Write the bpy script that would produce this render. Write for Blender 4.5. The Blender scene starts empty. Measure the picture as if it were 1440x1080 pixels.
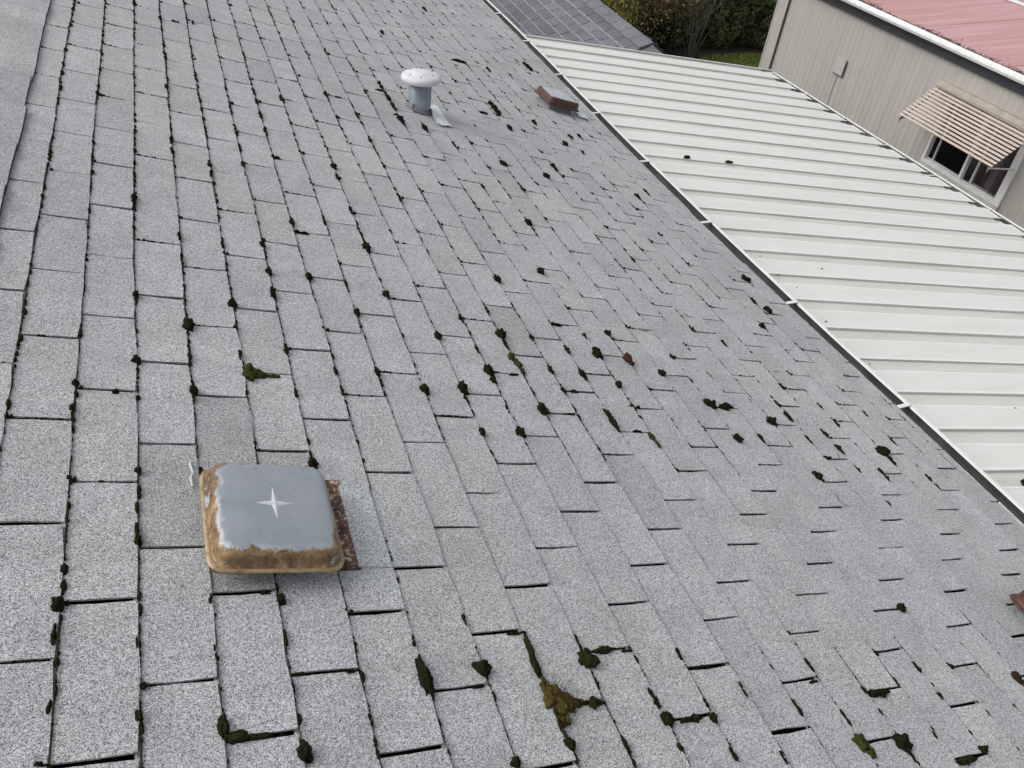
import bpy, bmesh, math, random
import numpy as np
from mathutils import Matrix, Vector, Quaternion, noise as mnoise

random.seed(7)
rng = np.random.default_rng(11)
scene = bpy.context.scene
COL = scene.collection

# ------------------------------------------------------------------ camera
cam_d = bpy.data.cameras.new('camera')
cam = bpy.data.objects.new('camera', cam_d)
COL.objects.link(cam)
CAM_POS = Vector((0.31680126, -0.48734036, 4.78936422))
CAM_R = Matrix(((0.93779253, 0.12176772, -0.32514274),
                (-0.32859833, 0.61366907, -0.71793691),
                (0.11210850, 0.78011723, 0.61550694)))
cam.matrix_world = Matrix.Translation(CAM_POS) @ CAM_R.to_4x4()
cam_d.sensor_fit = 'HORIZONTAL'
cam_d.sensor_width = 36.0
cam_d.lens = 36.0 * 1173.92 / 1440.0
cam_d.clip_start = 0.05
cam_d.clip_end = 500.0
scene.camera = cam

# ------------------------------------------------------------------ sky, sun, exposure
SUN_EL, SUN_AZ = math.radians(46), math.radians(-72)     # veiled sun, left of the camera
world = bpy.data.worlds.new('World')
scene.world = world
world.use_nodes = True
wn = world.node_tree
wn.nodes.clear()
w_out = wn.nodes.new('ShaderNodeOutputWorld')
w_bg = wn.nodes.new('ShaderNodeBackground')
w_sky = wn.nodes.new('ShaderNodeTexSky')
w_sky.sky_type = 'NISHITA'
w_sky.sun_disc = False
w_sky.sun_elevation = SUN_EL
w_sky.sun_rotation = SUN_AZ
w_sky.air_density = 1.0
w_sky.dust_density = 4.0
w_hs = wn.nodes.new('ShaderNodeHueSaturation')           # cloud cover: the same sky, nearly without colour
w_hs.inputs['Saturation'].default_value = 0.22
w_bg.inputs['Strength'].default_value = 0.15
wn.links.new(w_sky.outputs[0], w_hs.inputs['Color'])
wn.links.new(w_hs.outputs[0], w_bg.inputs['Color'])
wn.links.new(w_bg.outputs[0], w_out.inputs[0])

sun_d = bpy.data.lights.new('sun', 'SUN')
sun_d.energy = 0.8
sun_d.angle = math.radians(55)
sun_d.color = (1.0, 0.97, 0.93)
sun = bpy.data.objects.new('sun', sun_d)
COL.objects.link(sun)
# Nishita: rotation 0 puts the sun at +Y, positive turns it towards +X
SUN_DIR = Vector((math.sin(SUN_AZ) * math.cos(SUN_EL), math.cos(SUN_AZ) * math.cos(SUN_EL), math.sin(SUN_EL)))
sun.rotation_euler = SUN_DIR.to_track_quat('Z', 'Y').to_euler()
sun.location = (0, 0, 12)

scene.view_settings.view_transform = 'Standard'
scene.view_settings.look = 'None'
scene.view_settings.gamma = 1.0
scene.view_settings.use_curve_mapping = False
scene.view_settings.exposure = 0.12

# ------------------------------------------------------------------ helpers: objects
def link(o, parent=None):
    COL.objects.link(o)
    if parent is not None:
        o.parent = parent
        o.matrix_parent_inverse = Matrix.Translation(-root_loc(parent))
    return o

def root_loc(p):
    return p.location.copy() if p.type == 'EMPTY' else Vector((0, 0, 0))

def tag(o, label=None, cat=None, group=None, kind=None):
    if label: o['label'] = label
    if cat: o['category'] = cat
    if group: o['group'] = group
    if kind: o['kind'] = kind
    return o

def thing(name, loc, label, cat, group=None):
    o = bpy.data.objects.new(name, None)
    o.empty_display_size = 0.1
    o.location = loc
    COL.objects.link(o)
    return tag(o, label, cat, group)

class MB:
    """collects geometry in world space and links it as one mesh object"""
    def __init__(s): s.v, s.f, s.m, s.mi = [], [], [], 0
    def add(s, vs, fs, mi=None):
        n = len(s.v)
        s.v += [tuple(p) for p in vs]
        s.f += [tuple(i + n for i in f) for f in fs]
        s.m += [s.mi if mi is None else mi] * len(fs)
        return s
    def box(s, a, b, X=None, mi=None):
        """box between corners a and b (optionally carried by a matrix)"""
        (x0, y0, z0), (x1, y1, z1) = a, b
        vs = [Vector(p) for p in ((x0,y0,z0),(x1,y0,z0),(x1,y1,z0),(x0,y1,z0),(x0,y0,z1),(x1,y0,z1),(x1,y1,z1),(x0,y1,z1))]
        if X is not None: vs = [X @ p for p in vs]
        return s.add(vs, [(0,3,2,1),(4,5,6,7),(0,1,5,4),(1,2,6,5),(2,3,7,6),(3,0,4,7)], mi)
    def quad(s, a, b, c, d, mi=None): return s.add([a, b, c, d], [(0,1,2,3)], mi)
    def bar(s, a, b, w, h, up=(0,0,1), mi=None):
        a, b = Vector(a), Vector(b)
        d = (b - a).normalized(); u = Vector(up); r = d.cross(u).normalized(); u = r.cross(d)
        vs = []
        for p in (a, b):
            for sx, sy in ((-1,-1),(1,-1),(1,1),(-1,1)): vs.append(p + r*sx*w/2 + u*sy*h/2)
        return s.add(vs, [(3,2,1,0),(4,5,6,7),(0,1,5,4),(1,2,6,5),(2,3,7,6),(3,0,4,7)], mi)
    def tube(s, pts, rads, n=6, mi=None, cap=True):
        rings = []
        pts = [Vector(p) for p in pts]
        for k, p in enumerate(pts):
            d = (pts[min(k+1, len(pts)-1)] - pts[max(k-1, 0)]).normalized()
            a = d.orthogonal().normalized(); b = d.cross(a)
            r = rads[k] if hasattr(rads, '__len__') else rads
            rings.append([p + (a*math.cos(t) + b*math.sin(t))*r for t in [2*math.pi*i/n for i in range(n)]])
        vs = [q for r_ in rings for q in r_]
        fs = [(k*n+i, k*n+(i+1)%n, (k+1)*n+(i+1)%n, (k+1)*n+i) for k in range(len(pts)-1) for i in range(n)]
        if cap: fs += [tuple(range(n))[::-1], tuple(range((len(pts)-1)*n, len(pts)*n))]
        return s.add(vs, fs, mi)
    def sweep(s, prof, path, mi=None, closed=False):
        """profile points (list per path station already in world space)"""
        n = len(prof[0])
        vs = [q for st in prof for q in st]
        fs = []
        for k in range(len(prof)-1):
            for i in range(n if closed else n-1):
                j = (i+1) % n
                fs.append((k*n+i, k*n+j, (k+1)*n+j, (k+1)*n+i))
        return s.add(vs, fs, mi)
    def lathe(s, prof, c, n=32, mi=None, X=None):
        vs, fs = [], []
        for r, z in prof:
            for i in range(n):
                t = 2*math.pi*i/n
                p = Vector((r*math.cos(t), r*math.sin(t), z))
                if X is not None: p = X @ p
                vs.append(p + Vector(c))
        for k in range(len(prof)-1):
            for i in range(n): fs.append((k*n+i, k*n+(i+1)%n, (k+1)*n+(i+1)%n, (k+1)*n+i))
        fs.append(tuple(range((len(prof)-1)*n, len(prof)*n)))
        return s.add(vs, fs, mi)
    def mesh(s, name, mats, smooth=False):
        me = bpy.data.meshes.new(name)
        me.from_pydata(s.v, [], s.f)
        for m in (mats if isinstance(mats, (list, tuple)) else [mats]): me.materials.append(m)
        me.polygons.foreach_set('material_index', s.m)
        if smooth: me.polygons.foreach_set('use_smooth', [True]*len(s.f))
        me.update()
        return me
    def build(s, name, mats, parent=None, smooth=False, kind=None, label=None):
        o = bpy.data.objects.new(name, s.mesh(name, mats, smooth))
        link(o, parent)
        return tag(o, label, kind=kind)

# ------------------------------------------------------------------ helpers: materials
class NT:
    def __init__(s, name):
        s.mat = bpy.data.materials.new(name); s.mat.use_nodes = True
        s.t = s.mat.node_tree; s.b = s.t.nodes['Principled BSDF']
        s.pos = s.new('ShaderNodeNewGeometry').outputs['Position']
    def new(s, typ, **kw):
        n = s.t.nodes.new(typ)
        for k, v in kw.items(): setattr(n, k, v)
        return n
    def link(s, a, b): s.t.links.new(a, b)
    def put(s, sock, v):
        if hasattr(v, 'is_linked') or hasattr(v, 'links'): s.link(v, sock)
        else: sock.default_value = v
    def scalevec(s, v, sc):
        n = s.new('ShaderNodeVectorMath', operation='MULTIPLY'); s.put(n.inputs[0], v); n.inputs[1].default_value = sc
        return n.outputs[0]
    def noise(s, scale, detail=3, rough=0.55, vec=None, dist=0.0):
        n = s.new('ShaderNodeTexNoise'); s.link(vec or s.pos, n.inputs['Vector'])
        n.inputs['Scale'].default_value = scale; n.inputs['Detail'].default_value = detail
        n.inputs['Roughness'].default_value = rough; n.inputs['Distortion'].default_value = dist
        return n.outputs['Fac']
    def cells(s, scale, vec=None):
        n = s.new('ShaderNodeTexVoronoi'); s.link(vec or s.pos, n.inputs['Vector'])
        n.inputs['Scale'].default_value = scale
        sp = s.new('ShaderNodeSeparateColor'); s.link(n.outputs['Color'], sp.inputs[0])
        return sp.outputs[0]
    def ramp(s, fac, stops, interp='LINEAR'):
        n = s.new('ShaderNodeValToRGB'); n.color_ramp.interpolation = interp
        e = n.color_ramp.elements
        while len(e) < len(stops): e.new(0.5)
        for i, (p, c) in enumerate(stops):
            e[i].position = p
            e[i].color = (c, c, c, 1) if not hasattr(c, '__len__') else (*c, 1)
        s.link(fac, n.inputs[0])
        return n.outputs[0]
    def mix(s, fac, a, b, blend='MIX'):
        n = s.new('ShaderNodeMix', data_type='RGBA', blend_type=blend)
        s.put(n.inputs[0], fac)
        for k, v in ((6, a), (7, b)):
            s.put(n.inputs[k], v if not isinstance(v, tuple) else (*v, 1))
        return n.outputs[2]
    def math(s, op, a, b=0.0):
        n = s.new('ShaderNodeMath', operation=op); s.put(n.inputs[0], a); s.put(n.inputs[1], b)
        return n.outputs[0]
    def attr(s, name):
        n = s.new('ShaderNodeAttribute'); n.attribute_name = name
        return n
    def bump(s, h, strength=0.3, dist=0.002):
        n = s.new('ShaderNodeBump'); n.inputs['Strength'].default_value = strength; n.inputs['Distance'].default_value = dist
        s.link(h, n.inputs['Height']); s.link(n.outputs[0], s.b.inputs['Normal'])
    def done(s, col, rough=0.8, metal=0.0, spec=None):
        s.put(s.b.inputs['Base Color'], col if not isinstance(col, tuple) else (*col, 1))
        s.put(s.b.inputs['Roughness'], rough)
        s.put(s.b.inputs['Metallic'], metal)
        if spec is not None: s.b.inputs['Specular IOR Level'].default_value = spec
        return s.mat

def plain(name, col, rough=0.7, var=0.12, scale=6.0, metal=0.0, fine=60.0, spec=None):
    n = NT(name)
    a = n.noise(scale, 4); b = n.noise(fine, 3)
    c = n.mix(n.ramp(a, [(0.3, 0.0), (0.7, 1.0)]), tuple(x*(1-var) for x in col), tuple(min(1, x*(1+var)) for x in col))
    c = n.mix(n.math('MULTIPLY', n.ramp(b, [(0.35, 1.0), (0.65, 0.0)]), var), c, tuple(x*0.6 for x in col))
    n.bump(b, 0.15, 0.001)
    return n.done(c, rough, metal, spec)

def shingle_mat(name, dark, mid, light, tint_amt=1.0, green=0.0, gscale=620.0):
    """mineral granules: random grains of three greys, slow weathering, a tint per shingle"""
    n = NT(name)
    g1 = n.cells(gscale); g2 = n.cells(gscale*0.42)
    f1 = n.ramp(g1, [(0.0, dark), (0.13, dark), (0.25, mid), (0.58, mid), (0.70, light), (1.0, tuple(min(1, x*1.18) for x in light))])
    f2 = n.ramp(g2, [(0.0, 0.78), (0.5, 1.0), (1.0, 1.16)])
    c = n.mix(0.75, f1, f2, 'MULTIPLY')
    big = n.noise(1.3, 5, 0.6); med = n.noise(9.0, 4, 0.6)
    c = n.mix(1.0, c, n.ramp(big, [(0.25, (0.90, 0.90, 0.92)), (0.75, (1.08, 1.08, 1.075))]), 'MULTIPLY')
    c = n.mix(1.0, c, n.ramp(med, [(0.3, 0.91), (0.7, 1.07)]), 'MULTIPLY')
    if green > 0:
        gm = n.noise(2.1, 4, 0.65)
        c = n.mix(n.math('MULTIPLY', n.ramp(gm, [(0.48, 0.0), (0.75, 1.0)]), green), c, n.mix(1.0, c, (0.93, 1.0, 0.84), 'MULTIPLY'))
    run = n.noise(1.0, 4, 0.6, n.scalevec(n.pos, (1.6, 14.0, 1.6)))
    c = n.mix(1.0, c, n.ramp(run, [(0.3, 0.95), (0.7, 1.04)]), 'MULTIPLY')
    t = n.attr('tint')
    c = n.mix(tint_amt, c, t.outputs['Color'], 'MULTIPLY')
    n.bump(g1, 0.35, 0.0012)
    return n.done(c, 0.72, spec=0.5)

# ------------------------------------------------------------------ materials
M_SHINGLE = shingle_mat('grey_granule_shingle', (0.085, 0.087, 0.091), (0.380, 0.385, 0.390), (0.61, 0.617, 0.622), green=0.14, gscale=700)
M_CUT = plain('cut_asphalt_edge', (0.045, 0.045, 0.048), 0.95, var=0.4, scale=30)
M_UNDER = plain('asphalt_felt', (0.009, 0.009, 0.010), 1.0, spec=0.05)
M_SLATE = shingle_mat('slate_grey_shingle', (0.05, 0.051, 0.058), (0.115, 0.12, 0.134), (0.20, 0.207, 0.225), gscale=260)
M_SLATE_EDGE = plain('worn_skylit_shingle_edge', (0.30, 0.31, 0.33), 0.9)  # pale tone holds edge wear and the sky light on the butts

def moss_mat(name, a, b, c):
    n = NT(name)
    f = n.noise(90, 5, 0.7); g = n.cells(900)
    col = n.mix(n.ramp(f, [(0.3, 0.0), (0.7, 1.0)]), a, b)
    col = n.mix(n.ramp(g, [(0.72, 0.0), (0.9, 0.7)]), col, c)
    n.bump(g, 0.9, 0.004)
    return n.done(col, 1.0, spec=0.05)
M_MOSS = moss_mat('dark_moss', (0.007, 0.007, 0.005), (0.022, 0.023, 0.010), (0.060, 0.060, 0.024))
M_MOSS_OLIVE = moss_mat('olive_moss', (0.012, 0.012, 0.006), (0.032, 0.033, 0.012), (0.075, 0.074, 0.026))
M_MOSS_GREEN = moss_mat('green_moss', (0.020, 0.024, 0.007), (0.065, 0.078, 0.018), (0.13, 0.14, 0.04))
M_MOSS_BROWN = moss_mat('yellow_brown_moss', (0.025, 0.020, 0.008), (0.11, 0.080, 0.024), (0.22, 0.17, 0.06))
M_MOSS_RED = moss_mat('red_brown_moss', (0.035, 0.017, 0.012), (0.10, 0.045, 0.032), (0.22, 0.12, 0.09))
M_MOSS_UMBER = moss_mat('umber_moss', (0.012, 0.009, 0.006), (0.060, 0.036, 0.018), (0.12, 0.08, 0.04))
M_ALGAE = plain('joint_grime', (0.055, 0.055, 0.026), 1.0, var=0.4, scale=40)

def white_metal(name, col, dirt, amount, rough=0.42):
    n = NT(name)
    st = n.noise(1.0, 5, 0.65, n.scalevec(n.pos, (1.2, 9.0, 3.0)))
    sp = n.noise(16, 5, 0.7)
    c = n.mix(n.math('MULTIPLY', n.ramp(st, [(0.45, 0.0), (0.75, 1.0)]), amount), col, dirt)
    c = n.mix(n.math('MULTIPLY', n.ramp(sp, [(0.60, 0.0), (0.78, 1.0)]), amount*0.7), c, tuple(x*0.75 for x in dirt))
    return n.done(c, rough)
M_CARPORT = white_metal('white_aluminium', (0.72, 0.735, 0.70), (0.56, 0.55, 0.48), 0.35)
M_VALLEY = white_metal('greyer_white_aluminium', (0.62, 0.63, 0.585), (0.47, 0.46, 0.37), 0.6)  # greyer base colour for the valley faces, streaks over it
M_BEAD = white_metal('highlight_white_aluminium', (0.80, 0.81, 0.79), (0.62, 0.62, 0.56), 0.25)  # lighter than the panel: the beads' highlight is put into the colour
M_WHITE = white_metal('white_painted_metal', (0.74, 0.75, 0.74), (0.42, 0.41, 0.37), 0.35)
M_WHITE_DULL = plain('dull_white_paint', (0.50, 0.50, 0.49), 0.6)
M_GUT_DARK = plain('shaded_silted_gutter_wall', (0.065, 0.064, 0.060), 0.9, var=0.4, scale=8)  # dirt plus the shade below the lip, both painted into this colour
M_GUT_IN = plain('shaded_weathered_trough', (0.10, 0.10, 0.098), 0.75, var=0.35, scale=5, fine=30)  # dark base colour includes the trough's own shadow along with its dirt

def vent_mat():
    """galvanised cover: grey on the flat top, rust on shoulders and sides, white bloom along the worn rim, a bare tan lip"""
    n = NT('rusting_galvanised_cover')
    w = n.attr('wear').outputs['Fac']                    # 0 on the flat top, 1 on the sides, 2 on the lip
    bl = n.attr('bloom').outputs['Fac']
    a = n.noise(15, 6, 0.72); b = n.noise(85, 5, 0.7); s2 = n.noise(9, 5, 0.65); e = n.noise(38, 6, 0.75, dist=0.6)
    wv = n.math('ADD', w, n.math('MULTIPLY', n.math('SUBTRACT', a, 0.5), 1.45))
    grey = n.mix(n.ramp(s2, [(0.3, 0.0), (0.7, 1.0)]), (0.255, 0.285, 0.325), (0.335, 0.36, 0.395))
    grey = n.mix(n.ramp(e, [(0.60, 0.0), (0.70, 0.6)]), grey, (0.12, 0.125, 0.145))
    grey = n.mix(n.ramp(b, [(0.62, 0.0), (0.72, 0.35)]), grey, (0.45, 0.47, 0.50))
    rust = n.mix(n.ramp(e, [(0.36, 0.0), (0.62, 1.0)]), (0.17, 0.085, 0.032), (0.44, 0.29, 0.15))
    rust = n.mix(n.ramp(s2, [(0.46, 0.0), (0.62, 0.85)]), rust, (0.105, 0.055, 0.026))
    rust = n.mix(n.ramp(b, [(0.52, 0.0), (0.66, 0.75)]), rust, (0.06, 0.034, 0.020))
    dr = n.noise(1.0, 5, 0.65, n.scalevec(n.pos, (26, 26, 5)))
    rust = n.mix(n.ramp(dr, [(0.52, 0.0), (0.66, 0.7)]), rust, (0.085, 0.046, 0.024))
    m_r = n.ramp(wv, [(0.50, 0.0), (0.70, 1.0)])
    m_r = n.mix(n.ramp(e, [(0.4, 0.0), (0.6, 1.0)]), n.ramp(wv, [(0.57, 0.0), (0.61, 1.0)]), m_r)
    m_w = n.math('MULTIPLY', n.ramp(wv, [(0.34, 0.0), (0.48, 1.0), (0.60, 1.0), (0.70, 0.0)]), bl)
    m_w = n.math('MULTIPLY', m_w, n.ramp(e, [(0.42, 0.0), (0.54, 1.0)]))
    c = n.mix(m_r, grey, rust)
    c = n.mix(m_w, c, (0.66, 0.69, 0.73))
    chip = n.noise(11, 6, 0.72)
    c = n.mix(n.math('MULTIPLY', m_r, n.ramp(chip, [(0.60, 0.0), (0.65, 1.0)])), c, (0.42, 0.45, 0.49))
    lip = n.ramp(n.math('SUBTRACT', w, 1.0), [(0.25, 0.0), (0.6, 1.0)])
    c = n.mix(lip, c, n.mix(n.ramp(e, [(0.4, 0.0), (0.65, 1.0)]), (0.46, 0.35, 0.19), (0.20, 0.12, 0.06)))
    n.bump(b, 0.12, 0.001)
    return n.done(c, n.ramp(m_r, [(0.0, 0.38), (1.0, 0.36)]), 0.0)
M_VENT = vent_mat()
def vent2_mat():
    n = NT('brown_rusted_cover')
    w = n.attr('wear').outputs['Fac']
    a = n.noise(26, 5, 0.7); b = n.noise(80, 4, 0.65)
    wv = n.math('ADD', w, n.math('MULTIPLY', n.math('SUBTRACT', a, 0.5), 0.5))
    top = n.mix(n.ramp(b, [(0.4, 0.0), (0.7, 1.0)]), (0.52, 0.54, 0.58), (0.36, 0.38, 0.42))
    rust = n.mix(n.ramp(a, [(0.3, 0.0), (0.7, 1.0)]), (0.034, 0.014, 0.010), (0.105, 0.046, 0.029))
    c = n.mix(n.ramp(wv, [(0.46, 0.0), (0.54, 1.0)]), top, rust)
    n.bump(b, 0.2, 0.001)
    return n.done(c, 0.55)
M_VENT_BROWN = vent2_mat()
def rust_flake():
    n = NT('rusted_flashing')
    a = n.noise(75, 5, 0.75); b = n.noise(18, 4)
    c = n.mix(n.ramp(b, [(0.35, 0.0), (0.65, 1.0)]), (0.045, 0.025, 0.017), (0.20, 0.095, 0.05))
    c = n.mix(n.ramp(n.math('ADD', a, n.math('MULTIPLY', n.math('SUBTRACT', b, 0.5), 0.35)), [(0.54, 0.0), (0.59, 1.0)]), c, (0.50, 0.47, 0.42))
    n.bump(a, 0.4, 0.002)
    return n.done(c, 0.75)
M_FLASH = rust_flake()
M_STAR = plain('lit_bare_zinc', (0.62, 0.65, 0.68), 0.4, var=0.15, fine=90)  # pale metal, with the light on the raised arms put into its colour
M_GALV = plain('galvanised_steel', (0.27, 0.31, 0.345), 0.45, var=0.22, scale=9, metal=0.35)
M_GALV_D = plain('dull_galvanised_steel', (0.18, 0.19, 0.20), 0.6, var=0.2)
M_CAPWHITE = plain('chalky_white_metal', (0.66, 0.66, 0.68), 0.55, var=0.10, scale=14)
M_TAPE = plain('foil_tape', (0.78, 0.80, 0.84), 0.35, var=0.12, scale=20)
M_DARKHOLE = plain('dark_recess', (0.012, 0.012, 0.012), 0.9)
def siding_mat():
    n = NT('tan_grey_siding')
    st = n.noise(1.0, 5, 0.6, n.scalevec(n.pos, (1.0, 7.0, 0.5)))
    bl = n.noise(3.0, 4, 0.55)
    c = n.mix(n.ramp(st, [(0.3, 0.0), (0.7, 1.0)]), (0.385, 0.360, 0.332), (0.455, 0.428, 0.396))
    c = n.mix(n.ramp(bl, [(0.5, 0.0), (0.8, 0.35)]), c, (0.345, 0.325, 0.30))
    return n.done(c, 0.55)
M_SIDING = siding_mat()
M_PANEL = plain('pale_access_panel', (0.44, 0.415, 0.385), 0.6, var=0.05)
M_TRIM = plain('tan_trim', (0.42, 0.39, 0.36), 0.6, var=0.08)
M_DARK_TRIM = plain('dark_slate_trim', (0.034, 0.040, 0.046), 0.6, var=0.15)
def red_roof_mat():
    n = NT('faded_red_roof_paint')
    st = n.noise(1.0, 6, 0.68, n.scalevec(n.pos, (0.45, 11.0, 1.0)))
    fine = n.noise(1.0, 4, 0.6, n.scalevec(n.pos, (1.2, 60.0, 1.0)))
    c = n.mix(n.ramp(st, [(0.36, 0.0), (0.66, 1.0)]), (0.50, 0.23, 0.225), (0.60, 0.37, 0.365))
    c = n.mix(n.ramp(fine, [(0.5, 0.0), (0.75, 0.5)]), c, (0.36, 0.125, 0.12))
    return n.done(c, 0.35)
M_RED = red_roof_mat()
M_DEBRIS = plain('needle_litter', (0.085, 0.060, 0.050), 1.0, var=0.5, scale=30, fine=120)
M_AWNING = plain('beige_awning_metal', (0.53, 0.455, 0.395), 0.5, var=0.06, scale=4)
M_AWN_OLD = plain('stained_beige_metal', (0.36, 0.325, 0.275), 0.6, var=0.2, scale=9)
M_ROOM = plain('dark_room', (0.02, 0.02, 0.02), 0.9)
M_CURTAIN = plain('plum_curtain', (0.085, 0.040, 0.048), 0.9, var=0.25, scale=12)
def glass_mat():
    n = NT('window_glass')
    tr = n.new('ShaderNodeBsdfTransparent'); gl = n.new('ShaderNodeBsdfGlossy'); gl.inputs['Roughness'].default_value = 0.03
    fr = n.new('ShaderNodeFresnel'); fr.inputs['IOR'].default_value = 1.5
    mx = n.new('ShaderNodeMixShader')
    n.link(fr.outputs[0], mx.inputs[0]); n.link(tr.outputs[0], mx.inputs[1]); n.link(gl.outputs[0], mx.inputs[2])
    n.link(mx.outputs[0], n.t.nodes['Material Output'].inputs['Surface'])
    return n.mat
M_GLASS = glass_mat()
M_CONCRETE = plain('concrete', (0.26, 0.255, 0.245), 0.9, var=0.15, scale=2)
M_SOIL = plain('dark_soil', (0.030, 0.023, 0.017), 1.0, var=0.4, scale=12)
M_LAWN = plain('lawn_turf', (0.055, 0.085, 0.018), 1.0, var=0.35, scale=3, fine=40)
M_HOUSE_WALL = plain('pale_house_wall', (0.50, 0.49, 0.46), 0.8, var=0.06)
M_WOOD = plain('grey_wood', (0.10, 0.085, 0.07), 0.9, var=0.3, scale=14)
def leaf_mat(name, a, b):
    n = NT(name)
    t = n.attr('tint').outputs['Fac']
    c = n.mix(t, a, b)
    n.b.inputs['Subsurface Weight'].default_value = 0.0
    return n.done(c, 0.75, spec=0.25)
M_HEDGE = leaf_mat('conifer_leaf', (0.040, 0.052, 0.020), (0.21, 0.245, 0.095))
M_BEECH = leaf_mat('brown_leaf', (0.10, 0.066, 0.03), (0.34, 0.23, 0.11))
M_OLIVE = leaf_mat('olive_leaf', (0.06, 0.068, 0.02), (0.24, 0.245, 0.075))
M_YELLOW = leaf_mat('yellow_blossom', (0.42, 0.31, 0.02), (0.75, 0.60, 0.06))
M_PALE = leaf_mat('pale_blossom', (0.50, 0.46, 0.40), (0.75, 0.72, 0.66))
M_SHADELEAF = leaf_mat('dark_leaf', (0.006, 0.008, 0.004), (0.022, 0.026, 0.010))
M_TWIG = plain('pale_twig', (0.17, 0.145, 0.115), 0.9, var=0.3, scale=30)
M_GRASS = leaf_mat('grass_blade', (0.10, 0.135, 0.025), (0.26, 0.31, 0.07))

def set_tint(me, cols):
    """per-face colour attribute 'tint' (the colour this piece itself has)"""
    a = me.attributes.new('tint', 'FLOAT_COLOR', 'FACE')
    a.data.foreach_set('color', np.asarray(cols, dtype=np.float32).ravel())

# ------------------------------------------------------------------ roof frame: x down the slope, y along the eave, h off the roof
PH = math.radians(15.895014669942972)
H0 = 3.5
RF = Matrix(((math.cos(PH), 0, math.sin(PH), 0), (0, 1, 0, 0), (-math.sin(PH), 0, math.cos(PH), H0), (0, 0, 0, 1)))
def R(x, y, h=0.0): return RF @ Vector((x, y, h))
RIDGE_X = -0.43
Y0, Y1 = -1.9, 11.6
EAVE = [(-2.5, 3.255), (0.84, 3.25), (1.5, 3.225), (2.3, 3.19), (3.9, 3.19), (5.0, 3.24), (6.3, 3.31), (7.85, 3.375), (12.0, 3.43)]
_ey, _ex = np.array(EAVE).T
def eave(y):
    return float(np.mean(np.interp(np.array([y-0.6, y-0.3, y, y+0.3, y+0.6]), _ey, _ex)))

# ------------------------------------------------------------------ the setting: ground
g = MB(); g.quad((-60,-60,0),(90,-60,0),(90,120,0),(-60,120,0)); g.build('lawn', M_LAWN, kind='structure')
g = MB(); g.quad((2.9,-8,0.004),(7.0,-8,0.004),(7.0,7.6,0.004),(2.9,7.6,0.004)); g.build('driveway', M_CONCRETE, kind='structure')
g = MB()
pts = [(4.8,11.9),(9.3,12.9),(9.75,13.6),(10.15,14.40),(12.6,14.70),(16,14.9),(16,17.5),(4.8,17.5)]
g.add([(x,y,0.006) for x,y in pts], [tuple(range(len(pts)))]); g.build('garden_bed', M_SOIL, kind='structure')

# ------------------------------------------------------------------ the house
house = thing('house', (0.0, 4.5, 0.0), 'house under the large grey shingle roof with dark moss in the joints', 'house')
w = MB()
EZ = R(3.1, 0)[2] - 0.16
w.box((-3.75, -1.5, 0.0), (2.75, 11.2, EZ))
for yy in (-1.5, 11.2):                                  # gable triangles
    s = 1 if yy > 0 else -1
    w.add([(-3.75, yy, EZ), (2.75, yy, EZ), (-0.42, yy, H0 + 0.02)], [(0, 1, 2) if s < 0 else (2, 1, 0)])
w.build('wall', M_HOUSE_WALL, house)
rf = MB()
n_st = 28
ys = np.linspace(Y0, Y1, n_st)
D0, D1 = -0.011, -0.035
XL = -4.0
zr = lambda h: R(RIDGE_X, 0, h)[2]
xr = R(RIDGE_X, 0, 0)[0]
secs = []
for y in ys:
    e = eave(y)
    sec = [R(e, y, D0), R(RIDGE_X, y, D0)]
    far = Vector((2*xr - R(e, y, D0)[0], y, R(e, y, D0)[2]))
    sec += [far, far + Vector((0.01, 0, -0.035)), Vector((xr, y, zr(D1))), R(e, y, D1)]
    secs.append(sec)
rf.sweep(secs, None, closed=True)
rf.add(secs[0], [(0, 1, 4, 5), (1, 2, 3, 4)]); rf.add(secs[-1], [(5, 4, 1, 0), (4, 3, 2, 1)])
roof = rf.build('roof', M_UNDER, house)

# ---- shingles: three-tab courses, 5 inch exposure, 12 inch tabs
ST = 0.12760739972276708
HT = 0.1524
OFF = [-0.333,-0.302,0.127,0.073,0.126,0.081,0.079,0.072,0.048,0.072,0.034,0.065,0.018,0.087,0.074,-0.019,0.022,-0.077,-0.042,-0.024,0.005,-0.038,-0.05,-0.146]
def slot_u(i, j):
    o = OFF[i] if 0 <= i < len(OFF) else (-0.3 if i < 0 else -0.1)
    return (j + 2.177819 + o - 0.190235*i) * HT
def line_x(i, y):
    """butt line between course i-1 and course i: a hand-laid line, not a ruled one"""
    return i*ST + 0.0022*math.sin(1.7*y + i*1.3) + 0.0014*math.sin(4.1*y + i*2.9)
TH = 0.0045
def top_h(xrel):                                          # height of a course's top surface, xrel 0..1 between its two butt lines
    return 0.0034 + (0.0086 - 0.0034)*xrel
XR = [-0.06, 0.45, 1.0]
def tab_verts(ua, ub, i, r, base=None):
    """top grid (3 rows x 5 columns) and skirt of one tab in roof coordinates"""
    lift = r.gauss(0, 0.0006)
    cl, cr = abs(r.gauss(0, 0.0014)), abs(r.gauss(0, 0.0014))
    top, low = [], []
    for a, xr_ in enumerate(XR):
        for b in range(5):
            t = b/4
            u = ua + (ub-ua)*t
            xa, xb = line_x(i, u), line_x(i+1, u)
            x = xa + (xb-xa)*xr_
            h = top_h(xr_)
            if a == 2:
                x += r.gauss(0, 0.0013) - (r.uniform(0.001, 0.005) if b in (0, 4) else 0)
                h += lift + (cl if b == 0 else 0) + (cr if b == 4 else 0)
            if a > 0 and b in (0, 4):
                u += r.gauss(0, 0.0012)
            h += r.gauss(0, 0.0003)
            top.append((x, u, h)); low.append((x, u, h-TH))
    return top, low
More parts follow.
